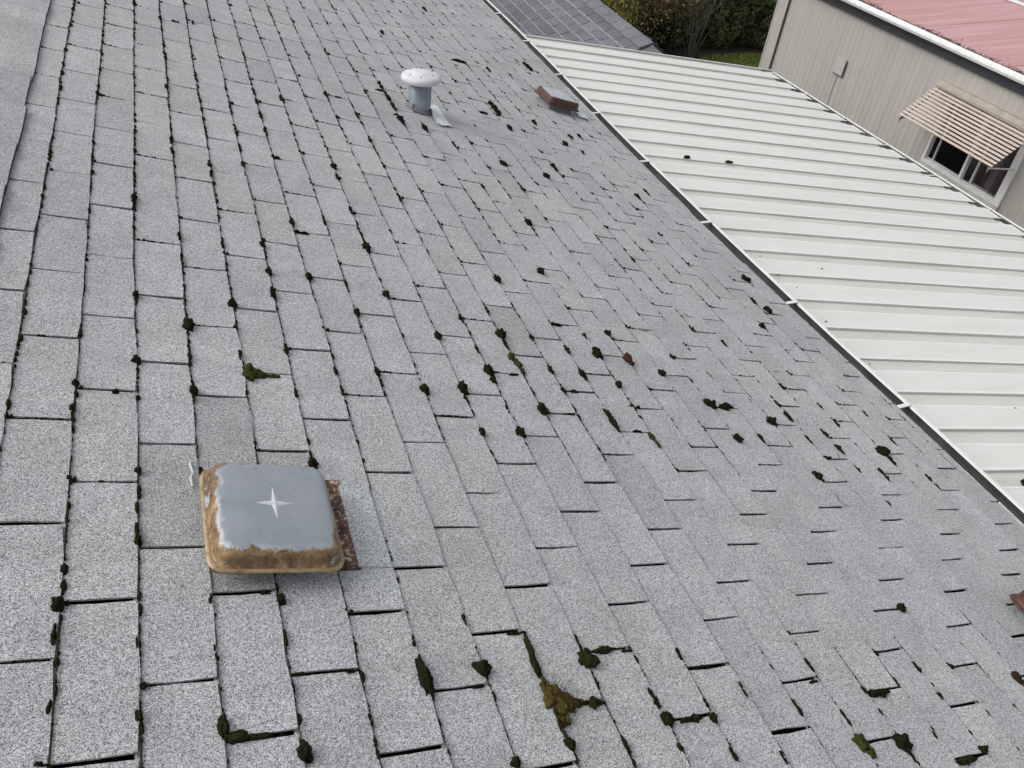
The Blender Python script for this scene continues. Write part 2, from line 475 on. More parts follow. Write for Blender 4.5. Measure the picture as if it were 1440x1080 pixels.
def tab_faces():
    f = []
    for a in range(2):
        for b in range(4):
            k = a*5+b
            f.append((k, k+5, k+6, k+1))
    T = 15
    def low(k): return {10:15,11:16,12:17,13:18,14:19,5:20,9:21,0:22,4:23}[k]
    for b in range(4): f.append((10+b, low(10+b), low(11+b), 11+b))
    f += [(0, low(0), low(5), 5), (5, low(5), low(10), 10), (9, low(9), low(4), 4), (14, low(14), low(9), 9)]
    return f
TAB_F = tab_faces()
LOWIDX = [10, 11, 12, 13, 14, 5, 9, 0, 4]

def project(p):
    c = CAM_R.transposed() @ (p - CAM_POS)
    d = -c.z
    if d <= 0.05: return None
    return 720 + 1173.92*c.x/d, 540 - 1173.92*c.y/d, d

# the flange of the near vent lies over the shingles; one strip beside it is a plain uncut piece
tabs = []
for i in range(-4, 27):
    j = -26
    while True:
        j += 1
        if (j - i) % 2: continue
        ua, ub = slot_u(i, j), slot_u(i, j+2)
        if ub < Y0: continue
        if ua > Y1: break
        ym = (max(ua, Y0)+min(ub, Y1))/2
        e = eave(ym)
        if i*ST > e + 0.0 or (i+1)*ST < RIDGE_X + 0.02: continue
        tabs.append((i, j, max(ua, Y0), min(ub, Y1)))
def tint_of(i, j):
    r = random.Random(i*7919 + j*104729)
    v = 1.0 + r.gauss(0, 0.033)
    s = r.gauss(0, 0.004)
    if r.random() < 0.05: v *= 0.90
    v *= {(2, 4): 0.80, (3, 3): 0.86, (2, 2): 0.92, (1, 3): 0.93, (5, 3): 0.95}.get((i, j), 1.0)   # sooty tabs round the near vent
    return (v*(1-s*0.3), v, v*(1+s), 1.0)
info = []
for (i, j, ua, ub) in tabs:
    p = project(R((i+0.5)*ST, (ua+ub)/2, 0.006))
    size = 0
    if p and -20 < p[0] < 1460 and -20 < p[1] < 1100: size = 1.0/p[2]**2
    info.append((size, i, j, ua, ub))
info.sort(key=lambda t: -t[0])
def slot_gap(i, j, y):
    r = random.Random(i*31 + j*977)
    if y > 2.2 and r.random() < 0.16: return 0.0030       # butt joint between two strips
    return r.uniform(0.0066, 0.0096)
rest = MB(); rest_t = []
for rank, (size, i, j, ua, ub) in enumerate(info):
    r = random.Random(i*1009 + j*9176 + 3)
    a = ua + slot_gap(i, j, ua)/2 if ua > Y0 + 1e-6 else ua
    b = ub - slot_gap(i, j+2, ub)/2 if ub < Y1 - 1e-6 else ub
    top, low = tab_verts(a, b, i, r)
    e = eave((a+b)/2)
    if (i+1)*ST > e + 0.02:                               # eave course: trimmed over the gutter
        top = [(min(x, eave(u)+0.012), u, h) for x, u, h in top]; low = [(min(x, eave(u)+0.012), u, h) for x, u, h in low]
    top = [(max(x, RIDGE_X), u, h) for x, u, h in top]; low = [(max(x, RIDGE_X), u, h) for x, u, h in low]
    vs = [R(*p) for p in top] + [R(*low[k]) for k in LOWIDX]
    if rank < 300:
        me = bpy.data.meshes.new('shingle')
        me.from_pydata(vs, [], TAB_F); me.materials.append(M_SHINGLE)
        set_tint(me, [tint_of(i, j)]*len(TAB_F))
        link(bpy.data.objects.new('shingle', me), roof)
    else:
        rest.add(vs, TAB_F); rest_t += [tint_of(i, j)]*len(TAB_F)
o = rest.build('shingle_field', M_SHINGLE, roof, kind='stuff')
set_tint(o.data, rest_t)

# far slope of the roof, out of the camera's sight: plain courses
fs = MB(); fst = []
for k in range(28):
    x0, x1 = RIDGE_X + 0.02 + k*ST - 0.03, RIDGE_X + 0.02 + (k+1)*ST
    def F(x, y, h):
        p = R(x, y, h); return Vector((2*xr - p[0], p[1], p[2]))
    yy = Y0
    while yy < Y1 - 0.01:
        y2 = min(Y1, yy + 0.3048)
        q = [F(x0, yy+.003, .002), F(x0, y2-.003, .002), F(x1, y2-.003, .0085), F(x1, yy+.003, .0085), F(x1, y2-.003, .004), F(x1, yy+.003, .004)]
        fs.add(q, [(0,1,2,3), (3,2,4,5)]); fst += [tint_of(k+90, int(yy*40))]*2
        yy = y2
o = fs.build('shingle_field', M_SHINGLE, roof, kind='stuff'); set_tint(o.data, fst)

# ridge caps: foot-long pieces folded over the ridge, each lapping the next
CW = 0.212
y = Y0; k = 0
while y < Y1:
    r = random.Random(k*17+1)
    L = 0.338
    expo = 0.305
    wv = CW + r.gauss(0, 0.002)
    c = MB()
    lift0, lift1 = 0.021, 0.028 + r.gauss(0, .001)
    rows = []
    for t in (0.0, 0.5, 1.0):
        yy = y + L*t
        h = lift0 + (lift1 - lift0)*t
        row = []
        for s, dx in ((1, 1.0), (1, 0.55), (1, 0.12), (0, 0.0), (-1, 0.12), (-1, 0.55), (-1, 1.0)):
            x = RIDGE_X + wv*dx + (r.gauss(0, .002) if dx == 1.0 else 0)
            hh = h - 0.004*(1-dx) + (r.gauss(0, .0015) if dx == 1.0 else 0) - (0.007 if dx == 1.0 else 0)
            p = R(x, yy, hh)
            if s < 0: p = Vector((2*xr - p[0], p[1], p[2]))
            row.append(p)
        rows.append(row)
    c.sweep(rows, None)
    dn = Vector((0, 0, -0.011))
    low = [[p + dn for p in row] for row in rows]
    for t in range(2):
        c.quad(rows[t][0], low[t][0], low[t+1][0], rows[t+1][0], mi=1)
        c.quad(rows[t+1][6], low[t+1][6], low[t][6], rows[t][6])
    for b in range(6):
        c.quad(rows[0][b+1], low[0][b+1], low[0][b], rows[0][b])
    o = c.build('ridge_cap', [M_SHINGLE, M_CUT], roof)
    set_tint(o.data, [tint_of(k+500, 3)]*len(c.f))
    y += expo; k += 1

# fascia, gutter with hidden hanger straps
fa = MB()
gut, lipm = MB(), MB()
gsec, lsec, fsec = [], [], []
for y in np.linspace(Y0, Y1, 60):
    e = R(eave(y), y, 0)
    bx, bz = e[0] - 0.012, e[2] - 0.018
    fsec.append([Vector((bx-0.022, y, bz-0.02)), Vector((bx, y, bz-0.02)), Vector((bx, y, bz-0.16)), Vector((bx-0.022, y, bz-0.16))])
    W = 0.112
    wob = 0.003*math.sin(y*2.1) + 0.002*math.sin(y*5.3)
    lx = bx + W + wob
    inner = [(bx+0.003, bz), (bx+0.003, bz-0.070), (bx+0.055, bz-0.078), (lx-0.020, bz-0.052), (lx-0.008, bz-0.020), (lx-0.010, bz+0.004)]
    gsec.append([Vector((a, y, b)) for a, b in inner])
    lip = [(lx-0.010, bz+0.004), (lx-0.006, bz+0.012), (lx+0.004, bz+0.012), (lx+0.006, bz+0.002), (lx-0.004, bz-0.022), (lx-0.017, bz-0.055), (bx+0.055, bz-0.082), (bx+0.001, bz-0.073)]
    lsec.append([Vector((a, y, b)) for a, b in lip])
fa.sweep(fsec, None, closed=True); fa.build('fascia', M_WHITE_DULL, house)
gm = MB()
gm.sweep(gsec, None, mi=1)
gm.m = [2 if q % 5 >= 2 else 1 for q in range(len(gm.f))]
gm.sweep(lsec, None, mi=0)
gutter = gm.build('gutter', [M_WHITE, M_GUT_IN, M_GUT_DARK], house)
for ys_ in (-0.2, 0.68, 1.554, 2.421, 3.278, 4.146, 5.034, 5.876, 6.797, 7.66, 8.5, 9.4, 10.3):
    e = R(eave(ys_), ys_, 0)
    s = MB()
    dy = random.uniform(-0.02, 0.02)
    s.bar((e[0]-0.03, ys_-0.012+dy, e[2]-0.003), (e[0]+0.098, ys_+dy, e[2]-0.004), 0.020, 0.004)
    s.build('hanger_strap', M_WHITE, gutter)
# a little drip-edge metal showing where the eave course has drawn back
d = MB()
for ya, yb in ((2.02, 2.30), (5.55, 6.1), (6.9, 7.6)):
    pa = [R(eave(y)+0.004, y, 0.004) for y in np.linspace(ya, yb, 6)]
    d.sweep([[p, p + Vector((0.013, 0, -0.004)), p + Vector((0.013, 0, -0.02))] for p in pa], None)
d.build('drip_edge', M_WHITE_DULL, house)


# ------------------------------------------------------------------ moss and grime in the joints of the roof (past counting)
def smooth(a, b, x): 
    t = min(1, max(0, (x-a)/(b-a))); return t*t*(3-2*t)
def washed(x, y):
    """below the zinc of a vent the run-off keeps the shingles clean: 1 = clean"""
    n = 0.06*mnoise.noise(Vector((x*3, y*3, 4)))
    c = smooth(0.50, 0.70, x)*smooth(0.40, 0.47, y+n)*(1-smooth(0.95, 1.06, y+n - 0.03*max(0, 1.2-x)))
    c2 = 0.85*smooth(1.62, 1.75, x)*(1-smooth(2.2, 2.6, x))*smooth(3.70, 3.80, y+n)*(1-smooth(4.02, 4.12, y+n))
    c3 = 0.8*smooth(3.0, 3.05, x)*smooth(4.7, 4.78, y)*(1-smooth(4.92, 5.0, y))
    return max(c, c2, c3)
def dome(mb, x, y, h, rx, ry, rh, r, n=6):
    """one small lump: 2 rings and a tip, uneven"""
    a0 = r.uniform(0, 6.28)
    ring = []
    vs = []
    for q, (k, hh) in enumerate(((1.0, 0.0), (0.78, 0.62))):
        for i in range(n):
            t = a0 + 2*math.pi*i/n
            w = k*r.uniform(0.78, 1.2)
            vs.append(R(x + rx*w*math.cos(t), y + ry*w*math.sin(t), h + rh*hh))
    vs.append(R(x, y, h + rh))
    fs = [(i, (i+1)%n, n+(i+1)%n, n+i) for i in range(n)] + [(n+i, n+(i+1)%n, 2*n) for i in range(n)]
    mb.add(vs, fs)
r = random.Random(5)
mo, gr = MB(), MB()
for i in range(-1, 27):
    y = 0.0 - 0.6
    while y < 9.6:
        x = line_x(i, y)
        if x > eave(y) - 0.03 or x < RIDGE_X + 0.2: y += 0.2; continue
        cl = washed(x, y)
        patch = 0.5 + 0.5*mnoise.noise(Vector((x*1.6, y*2.3, i*3.7)))
        patch2 = 0.5 + 0.5*mnoise.noise(Vector((x*9, y*7.0, i*7.7)))
        left = 1 - smooth(0.3, 2.2, x)
        near_clean = 1 - cl
        p = (0.40 + 0.22*left + 0.75*(patch-0.45) + 0.7*(patch2-0.5))*near_clean
        if x < -0.15: p *= 0.35
        if r.random() < p:
            big = r.random()
            s = r.uniform(0.0009, 0.0027) if big < 0.82 else r.uniform(0.0034, 0.0066)*(0.75 + 0.6*patch)
            s *= 1 + 0.40*smooth(1.6, 3.6, y)*(1-smooth(2.4, 3.0, x))
            ry = s*r.uniform(1.2, 2.6)
            dome(mo, x + 0.0022 + r.gauss(0, .0008), y, 0.0030, s*0.95, ry, 0.0056 + s*0.6, r, 5 if s < .003 else 8)
            y += ry*r.uniform(0.9, 2.4)
        else:
            y += r.uniform(0.006, 0.02)
    # grime: a broken film along the butt edge
    y = -0.6
    while y < 9.6:
        L = r.uniform(0.03, 0.14)
        ym = y + L/2; x = line_x(i, ym)
        if RIDGE_X + 0.2 < x < eave(ym) - 0.03:
            q = 1 - washed(x, ym)
            if r.random() < q*(0.80 if x < 1.6 else 0.6):
                wd = r.uniform(0.0006, 0.0028)
                seg = 4
                up = [(line_x(i, y+L*k/seg) + 0.0002, y+L*k/seg) for k in range(seg+1)]
                rows = [[R(a-0.0014*r.random(), b, 0.0090), R(a+wd*0.5, b, 0.0082), R(a+wd+0.001, b, 0.0038)] for a, b in up]
                gr.sweep(rows, None)
        y += L*r.uniform(0.9, 1.15)
# moss in the open slots
for (i, j, ua, ub) in tabs:
    x0, x1 = i*ST, (i+1)*ST
    xm, y = (x0+x1)/2, ua
    if y < -0.5 or y > 9 or x1 > eave(y)-0.02 or xm < RIDGE_X + 0.22: continue
    q = 1 - washed(xm, y)
    if q < 0.5: continue
    if r.random() < (0.42 + 0.22*smooth(.4, 1.2, xm) + .6*(mnoise.noise(Vector((xm*1.9, y*1.9, 8)))))*q:
        s = r.uniform(0.0034, 0.0075)*(1 + .45*smooth(1.6, 3.6, y))
        lx_ = line_x(i, y)
        for q_ in range(3):
            dome(mo, lx_ + .001 + r.gauss(0, .3*s) + .9*s*q_*(q_ == 2), y + r.gauss(0, .5*s) + 1.3*s*(q_ == 1), .003, s*r.uniform(.55, 1.0), s*r.uniform(.7, 1.5), .0068 + .45*s, r, 8)
    rr = r.random()
    if rr < 0.42*q:
        m = r.randint(2, 9)
        for _ in range(m):
            t = r.random()**1.5
            s = r.uniform(0.002, 0.0042)
            dome(mo, x0 + 0.008 + t*(ST-0.012), y + r.gauss(0, .001), 0.002, s*r.uniform(1.2, 2.4), s, 0.0062 + s*0.5, r, 5)
mo.build('moss', M_MOSS, kind='stuff')
gr.build('joint_grime', M_ALGAE, kind='stuff')

# ------------------------------------------------------------------ moss clumps one can point at
MOSS = [
 (0.637,0.376,0.0310,0.0882,'d',58),(0.766,0.390,0.0260,0.0333,'d',19),(0.741,0.347,0.0219,0.0076,'d',14),(0.765,0.507,0.0066,0.0191,'d',11),
 (0.876,0.468,0.0351,0.0123,'d',20),(0.893,0.397,0.0287,0.0745,'o',46),(0.893,0.334,0.0122,0.0308,'d',20),(0.985,0.287,0.0564,0.0173,'o',32),
 (0.893,0.264,0.0116,0.0290,'o',20),(0.893,0.234,0.0158,0.0395,'o',28),(0.893,0.208,0.0166,0.0197,'d',12),(1.020,0.435,0.0095,0.0238,'d',14),
 (1.020,0.393,0.0347,0.0422,'o',22),(1.077,0.411,0.0500,0.0157,'o',26),(1.133,0.405,0.0237,0.0073,'o',12),(1.020,0.338,0.0088,0.0221,'d',14),
 (1.146,0.289,0.0154,0.0386,'d',25),(1.020,0.189,0.0167,0.0417,'d',30),(1.020,0.155,0.0097,0.0243,'d',18),(0.765,0.187,0.0152,0.0185,'d',12),
 (1.275,0.384,0.0108,0.0271,'d',16),(1.148,0.232,0.0242,0.0274,'d',15),(1.147,0.170,0.0101,0.0252,'o',18),(0.498,0.403,0.0166,0.0070,'d',12),
 (0.511,0.301,0.0060,0.0165,'d',12),(0.510,0.246,0.0103,0.0287,'d',22),(0.637,0.463,0.0066,0.0197,'d',12),(-0.001,0.580,0.0167,0.0253,'d',18),
 (-0.001,0.517,0.0091,0.0346,'d',24),(0.128,0.748,0.0092,0.0375,'o',20),(0.129,0.729,0.0108,0.0166,'d',10),(0.127,0.493,0.0060,0.0207,'d',14),
 (0.135,0.405,0.0109,0.0070,'d',10),(0.127,0.350,0.0099,0.0140,'o',11),(-0.001,0.381,0.0060,0.0175,'d',14),(-0.006,0.283,0.0128,0.0070,'d',14),
 (0.357,0.592,0.0151,0.0070,'d',11),(0.385,0.577,0.0141,0.0203,'d',12),(0.384,0.607,0.0060,0.0159,'d',9),(0.255,0.464,0.0061,0.0210,'d',14),
 (0.255,0.316,0.0106,0.0336,'d',26),(0.265,0.295,0.0338,0.0135,'g',30),(0.383,0.252,0.0204,0.0271,'d',20),(0.384,0.486,0.0067,0.0222,'o',14),
 (0.383,0.378,0.0073,0.0229,'d',16),(0.255,0.581,0.0060,0.0184,'d',11),(0.256,1.858,0.0071,0.0419,'d',10),(-0.000,1.204,0.0110,0.0184,'d',9),
 (0.083,1.185,0.0119,0.0070,'d',8),(0.128,1.617,0.0134,0.0233,'d',9),(0.128,1.318,0.0149,0.0250,'d',11),(0.256,1.504,0.0228,0.0386,'d',15),
 (0.256,1.358,0.0074,0.0368,'d',12),(0.255,1.219,0.0167,0.0272,'d',12),(0.256,1.187,0.0060,0.0273,'d',10),(0.383,1.638,0.0200,0.0338,'d',12),
 (0.384,1.515,0.0061,0.0309,'d',9),(0.512,1.856,0.0166,0.0284,'d',9),(0.512,1.724,0.0136,0.0701,'d',18),(0.512,1.437,0.0077,0.0361,'d',11),
 (0.511,1.249,0.0087,0.0379,'d',13),(0.639,1.864,0.0175,0.0293,'d',9),(0.128,0.926,0.0106,0.0167,'d',9),(-0.001,1.110,0.0070,0.0342,'o',14),
 (0.128,0.822,0.0067,0.0280,'o',14),(0.638,1.360,0.0087,0.0377,'d',12),(0.512,0.977,0.0175,0.0264,'d',12),(0.384,1.388,0.0079,0.0380,'d',12),
 (0.894,1.828,0.0189,0.0305,'d',9),(0.766,1.689,0.0156,0.0252,'d',8),(1.148,1.748,0.0125,0.0503,'d',13),(0.766,1.382,0.0116,0.0479,'d',15),
 (0.893,1.318,0.0226,0.0340,'d',12),(1.021,1.615,0.0190,0.0292,'o',9),(1.275,1.682,0.0280,0.0417,'d',12),(1.275,1.623,0.0127,0.0470,'d',13),
 (1.149,1.566,0.0111,0.0423,'d',12),(1.149,1.451,0.0278,0.0409,'d',13),(1.148,1.403,0.0169,0.0247,'o',8),(1.240,1.444,0.0286,0.0114,'d',11),
 (1.022,1.342,0.0259,0.0383,'d',13),(1.021,1.294,0.0100,0.0364,'d',12),(1.148,1.263,0.0105,0.0358,'d',12),(1.148,1.157,0.0222,0.0311,'d',11),
 (1.275,1.273,0.0281,0.0394,'d',13),(1.376,1.265,0.0211,0.0085,'d',8),(1.529,1.640,0.0149,0.0506,'d',14),(1.403,1.398,0.0118,0.0385,'d',12),
 (1.444,1.390,0.0249,0.0100,'d',9),(1.402,1.501,0.0150,0.0508,'d',15),(1.656,1.643,0.0341,0.0476,'d',13),(1.529,1.495,0.0167,0.0538,'d',16),
 (1.784,1.797,0.0195,0.0273,'d',7),(1.657,1.751,0.0102,0.0342,'d',9),(1.529,1.258,0.0281,0.0833,'d',28),(1.668,1.342,0.0326,0.0123,'d',11),
 (1.606,1.208,0.0256,0.0094,'d',9),(1.656,1.455,0.0179,0.0242,'d',7),(1.910,1.566,0.0225,0.0298,'d',8),(2.037,1.692,0.0113,0.0329,'d',9),
 (1.021,1.143,0.0172,0.0246,'d',9),(1.558,1.805,0.0368,0.0147,'d',12),(1.403,1.689,0.0124,0.0446,'d',12),(1.275,1.827,0.0101,0.0400,'d',10),
 (0.641,1.276,0.0100,0.0418,'d',14),(1.403,2.078,0.0208,0.0319,'d',8),(1.657,2.214,0.0228,0.0343,'d',8),(2.295,2.524,0.0133,0.0455,'d',9),
 (3.061,2.580,0.0377,0.0491,'d',9),(2.985,2.266,0.0322,0.0406,'d',8),(2.937,2.338,0.0204,0.0554,'d',12),(2.038,1.405,0.0345,0.0435,'d',12),
 (2.110,1.396,0.0691,0.0230,'d',20),(2.421,1.863,0.0143,0.0390,'d',10),(2.296,1.337,0.0309,0.0369,'d',10),(2.421,1.375,0.0228,0.0571,'d',18),
 (2.422,1.458,0.0158,0.0395,'d',12),(2.166,1.227,0.0165,0.0413,'d',14),(2.040,1.216,0.0253,0.0307,'d',9),(2.549,1.302,0.0184,0.0461,'d',15),
 (2.550,1.205,0.0200,0.0500,'d',17),(2.422,1.253,0.0132,0.0330,'d',11),(2.297,1.044,0.0271,0.0303,'d',9),(2.434,1.153,0.0374,0.0103,'d',10),
 (2.678,1.363,0.0127,0.0317,'d',10),(2.550,1.104,0.0124,0.0309,'d',11),(2.808,1.216,0.0465,0.0499,'d',13),(2.806,1.158,0.0209,0.0522,'d',18),
 (2.678,1.075,0.0167,0.0417,'d',15),(2.935,1.076,0.0124,0.0309,'d',11),(2.938,1.030,0.0110,0.0275,'d',10),(2.936,1.463,0.0106,0.0265,'d',8),
 (2.937,1.292,0.0124,0.0309,'d',10),(2.678,1.484,0.0107,0.0267,'d',8),(2.551,0.923,0.0082,0.0206,'d',8),(2.547,1.592,0.0126,0.0314,'d',9),
 (2.294,1.940,0.0125,0.0364,'d',9),(2.804,2.078,0.0266,0.0334,'d',7),(1.656,0.324,0.0122,0.0305,'d',18),(1.402,0.280,0.0140,0.0350,'d',22),
 (1.275,0.259,0.0092,0.0231,'d',15),(1.214,0.227,0.0511,0.0139,'o',26),(1.271,0.224,0.0172,0.0189,'o',10),(1.529,0.225,0.0137,0.0342,'d',22),
 (1.629,0.283,0.0270,0.0070,'d',11),(1.784,0.249,0.0105,0.0262,'d',16),(1.832,0.233,0.0696,0.0152,'d',26),(2.038,0.297,0.0132,0.0331,'d',19),
 (2.039,0.205,0.0079,0.0197,'d',12),(1.911,0.109,0.0091,0.0226,'d',15),(1.783,0.106,0.0392,0.0371,'d',18),(1.784,0.075,0.0150,0.0376,'d',26),
 (1.949,0.038,0.0713,0.0135,'o',26),(2.423,0.225,0.0153,0.0383,'b',22),(1.274,0.142,0.0090,0.0224,'d',16),(1.401,0.118,0.0090,0.0224,'d',16),
 (2.166,0.482,0.0217,0.0215,'d',8),(2.039,0.056,0.0195,0.0172,'d',8),(2.366,6.672,0.0363,0.0672,'d',7),(1.385,4.065,0.0480,0.0192,'d',12),
 (1.409,4.164,0.0161,0.1056,'d',11),(1.408,3.977,0.0158,0.0997,'d',11),(1.408,3.852,0.0169,0.1045,'d',12),(1.406,3.648,0.0206,0.1223,'d',15),
 (1.388,3.718,0.0383,0.0153,'d',10),(1.532,3.628,0.0197,0.1114,'d',14),(1.148,3.253,0.0123,0.0737,'d',10),(1.148,3.548,0.0102,0.0655,'d',8),
 (1.277,3.969,0.0097,0.0646,'d',7),(2.494,5.306,0.0180,0.1004,'d',9),(2.255,5.275,0.1066,0.0426,'d',20),(3.016,5.795,0.0360,0.1876,'d',16),
 (2.212,4.412,0.0281,0.1473,'d',16),(2.209,4.304,0.0209,0.1073,'d',12),(2.089,4.201,0.0561,0.0224,'d',12),(2.477,4.303,0.0164,0.0781,'d',9),
 (2.201,4.051,0.0169,0.0833,'d',10),(1.914,3.397,0.0317,0.0516,'d',9),(2.295,3.538,0.0262,0.1134,'d',16),(2.168,3.367,0.0297,0.0468,'d',8),
 (1.786,2.691,0.0251,0.0391,'d',8),(1.659,3.498,0.0128,0.0675,'d',9),(2.715,4.219,0.0170,0.0746,'d',9),(2.595,4.049,0.0146,0.0640,'d',8),
 (2.810,4.282,0.0155,0.0668,'d',8),(2.809,3.415,0.0180,0.0656,'d',10),(2.940,3.528,0.0168,0.0605,'d',9),(2.684,3.969,0.0166,0.0699,'d',9),
 (1.914,3.087,0.0144,0.0635,'d',10),(0.893,2.426,0.0110,0.0598,'d',11),(0.893,2.147,0.0224,0.0374,'d',10),(1.660,3.001,0.0107,0.0505,'d',8),
 (1.704,5.424,0.0294,0.0550,'d',7),(1.148,2.637,0.0089,0.0464,'d',8),(0.256,4.240,0.0218,0.0445,'d',8),(0.257,3.292,0.0208,0.0406,'d',9),
 (0.256,2.720,0.0247,0.0467,'d',12),(0.256,2.629,0.0077,0.0563,'d',9),(0.128,2.182,0.0140,0.0947,'d',19),(0.384,2.581,0.0229,0.0423,'d',11),
 (0.384,2.497,0.0087,0.0585,'d',10),(0.512,2.648,0.0220,0.0402,'d',10),(0.640,3.390,0.0099,0.0750,'d',9),(0.639,3.226,0.0118,0.0860,'d',11),
 (0.639,3.054,0.0083,0.0584,'d',8),(0.767,3.506,0.0246,0.0463,'d',9),(0.384,1.991,0.0085,0.0497,'d',11),(0.639,2.236,0.0116,0.0660,'d',13),
 (0.766,2.291,0.0113,0.0620,'d',12),(0.894,2.827,0.0203,0.0359,'d',8),(0.895,2.726,0.0105,0.0619,'d',10),(0.665,2.166,0.0393,0.0157,'d',16),
 (0.417,4.340,0.0201,0.0406,'d',7),(0.331,4.265,0.0295,0.0118,'d',9),(0.648,2.784,0.0248,0.0099,'d',9),(1.022,3.754,0.0272,0.0503,'d',9),
 (1.084,3.755,0.0288,0.0115,'d',8),(0.256,1.990,0.0088,0.0541,'d',12),(0.512,2.028,0.0154,0.0267,'d',8),(0.384,3.290,0.0167,0.0323,'d',7),
 (1.152,4.546,0.0241,0.0459,'d',7),
]

from mathutils.bvhtree import BVHTree
ICO = {}
def ico(sub):
    if sub not in ICO:
        bm = bmesh.new(); bmesh.ops.create_icosphere(bm, subdivisions=sub, radius=1.0)
        ICO[sub] = ([v.co.copy() for v in bm.verts], [tuple(v.index for v in f.verts) for f in bm.faces]); bm.free()
    return ICO[sub]
def clump(mb, x, y, h, rx, ry, rh, seed, sub=3, rot=0.0, X=None):
    vs, fs = ico(sub)
    out = []
    so = Vector((seed*3.1, seed*1.7, seed*0.9))
    cr, sr = math.cos(rot), math.sin(rot)
    for v in vs:
        vr = Vector((v.x*rx, v.y*ry, v.z*rh))/max(.006, min(rx, ry))
        n1 = mnoise.noise(v*1.5 + so); n2 = mnoise.noise(vr*1.9 + so); n3 = mnoise.noise(vr*5.0 + so)
        k = 1 + 0.40*n1 + 0.42*n2 + 0.20*n3
        a, b, c = v.x*rx*k, v.y*ry*k, v.z*rh*k
        # pointed ends: moss creeps along its joint
        a, b = a*cr - b*sr, a*sr + b*cr
        p = (x + a, y + b, h + max(c, -0.004))
        out.append(R(*p) if X is None else X @ Vector(p))
    mb.add(out, fs)
def fuzz(mb, x, y, lx, ly, rh, n, seed):
    r = random.Random(seed)
    for _ in range(n):
        t = r.uniform(0, 6.28); k = math.sqrt(r.random())
        dx, dy = .5*lx*k*math.cos(t), .5*ly*k*math.sin(t)
        c = R(x+dx, y+dy, .004 + rh*math.sqrt(max(.05, 1-k*k))*r.uniform(.8, 1.0))
        d = Vector((r.gauss(0, .5) + dx/(lx+.001), r.gauss(0, .5) + dy/(ly+.001), 1)).normalized()
        L = r.uniform(.0015, .0038); s = d.cross(Vector((r.gauss(0, 1), r.gauss(0, 1), .2))).normalized()*.0007
        mb.add([c - s, c + s, c + d*L], [(0, 1, 2)])
def beads(mb, x, y, lx, ly, seed, n=None, sub=2, fz=0):
    """a clump in its joint: a chain of cushions of different sizes"""
    r = random.Random(seed)
    if max(lx, ly) < 1.8*min(lx, ly):
        rh = min(0.020, 0.009 + 0.40*min(lx, ly))
        clump(mb, x, y, 0.004, lx*.56, ly*.56, rh, seed, 3)
        if fz: fuzz(mb, x, y, lx*1.1, ly*1.1, rh, fz, seed)
        return
    along_y = ly > lx
    L, W = (ly, lx) if along_y else (lx, ly)
    W = max(W, .0115); x -= .002 if along_y else 0
    k = n or max(2, int(L/(W*0.95)))
    for q in range(k):
        t = (q+0.5)/k - 0.5 + r.gauss(0, .22/k)
        w = W*(0.55 if q in (0, k-1) else 1.0)*r.uniform(0.6, 1.35)
        dx, dy = ((r.gauss(0, W*.06), t*L*0.86) if along_y else (t*L*0.86, r.gauss(0, W*.06)))
        l2 = L/k*r.uniform(0.62, 0.95)
        rh = min(0.019, 0.008 + 0.40*w)
        a_, b_ = (w/2 if along_y else l2), (l2 if along_y else w/2)
        clump(mb, x+dx, y+dy, 0.004, a_, b_, rh, seed*7+q, sub if L < .05 else 3)
        if fz: fuzz(mb, x+dx, y+dy, a_*2, b_*2, rh, fz//k, seed*3+q)
small = MB()
for k, (x, y, lx, ly, c, px) in enumerate(MOSS):
    if c in 'gb': continue
    if px < 12:
        beads(small, x, y, lx*1.2, ly*1.2, k+1, sub=2)
        continue
    mb = MB(); beads(mb, x, y, lx*1.15, ly*1.1, k+1, fz=160 if px > 15 else 60)
    o = mb.build('moss_clump', M_MOSS if c == 'd' else M_MOSS_OLIVE, smooth=True)
    own = {(0.637, 0.376): 'long upright dark moss ridge left of the yellow brown tuft',
           (0.893, 0.397): 'long olive moss ridge running uphill into the yellow brown tuft',
           (0.766, 0.390): 'round dark moss ball between the long dark ridge and the yellow brown tuft',
           (1.020, 0.393): 'round olive moss ball at the slot right of the yellow brown tuft'}.get((x, y))
    if own: tag(o, own, 'moss', 'moss clumps in the shingle joints')
    elif c == 'd': tag(o, 'dark, almost black moss cushion in a joint of the grey shingle roof', 'moss', 'moss clumps in the shingle joints')
    else: tag(o, 'olive tinted moss cushion in a joint of the grey shingle roof', 'moss', 'moss clumps in the shingle joints')
small.build('moss', M_MOSS, kind='stuff')
def special(fn, mat, label, cat='moss', name='moss_clump', group='moss clumps in the shingle joints'):
    mb = MB(); fn(mb)
    if mat is not M_MOSS_RED:
        for p in list(mb.v)[::3]:
            q_ = random.Random(hash((round(p[0]*1e4), round(p[1]*1e4)))); c_ = Vector(p); d_ = Vector((q_.gauss(0, .6), q_.gauss(0, .6), 1)).normalized(); s_ = d_.cross(Vector((q_.gauss(0, 1), q_.gauss(0, 1), .1))).normalized()*.0008
            mb.add([c_ - s_, c_ + s_, c_ + d_*q_.uniform(.001, .0035)], [(0, 1, 2)])
    o = mb.build(name, mat, smooth=True)
    return tag(o, label, cat, group)
special(lambda m: (clump(m, 0.398, 1.320, .005, .021, .030, .016, 301), clump(m, 0.425, 1.312, .005, .022, .014, .012, 302), clump(m, 0.462, 1.309, .005, .020, .008, .008, 303)),
        M_MOSS_GREEN, 'green wedge of moss tapering along a slot, uphill of the star vent')
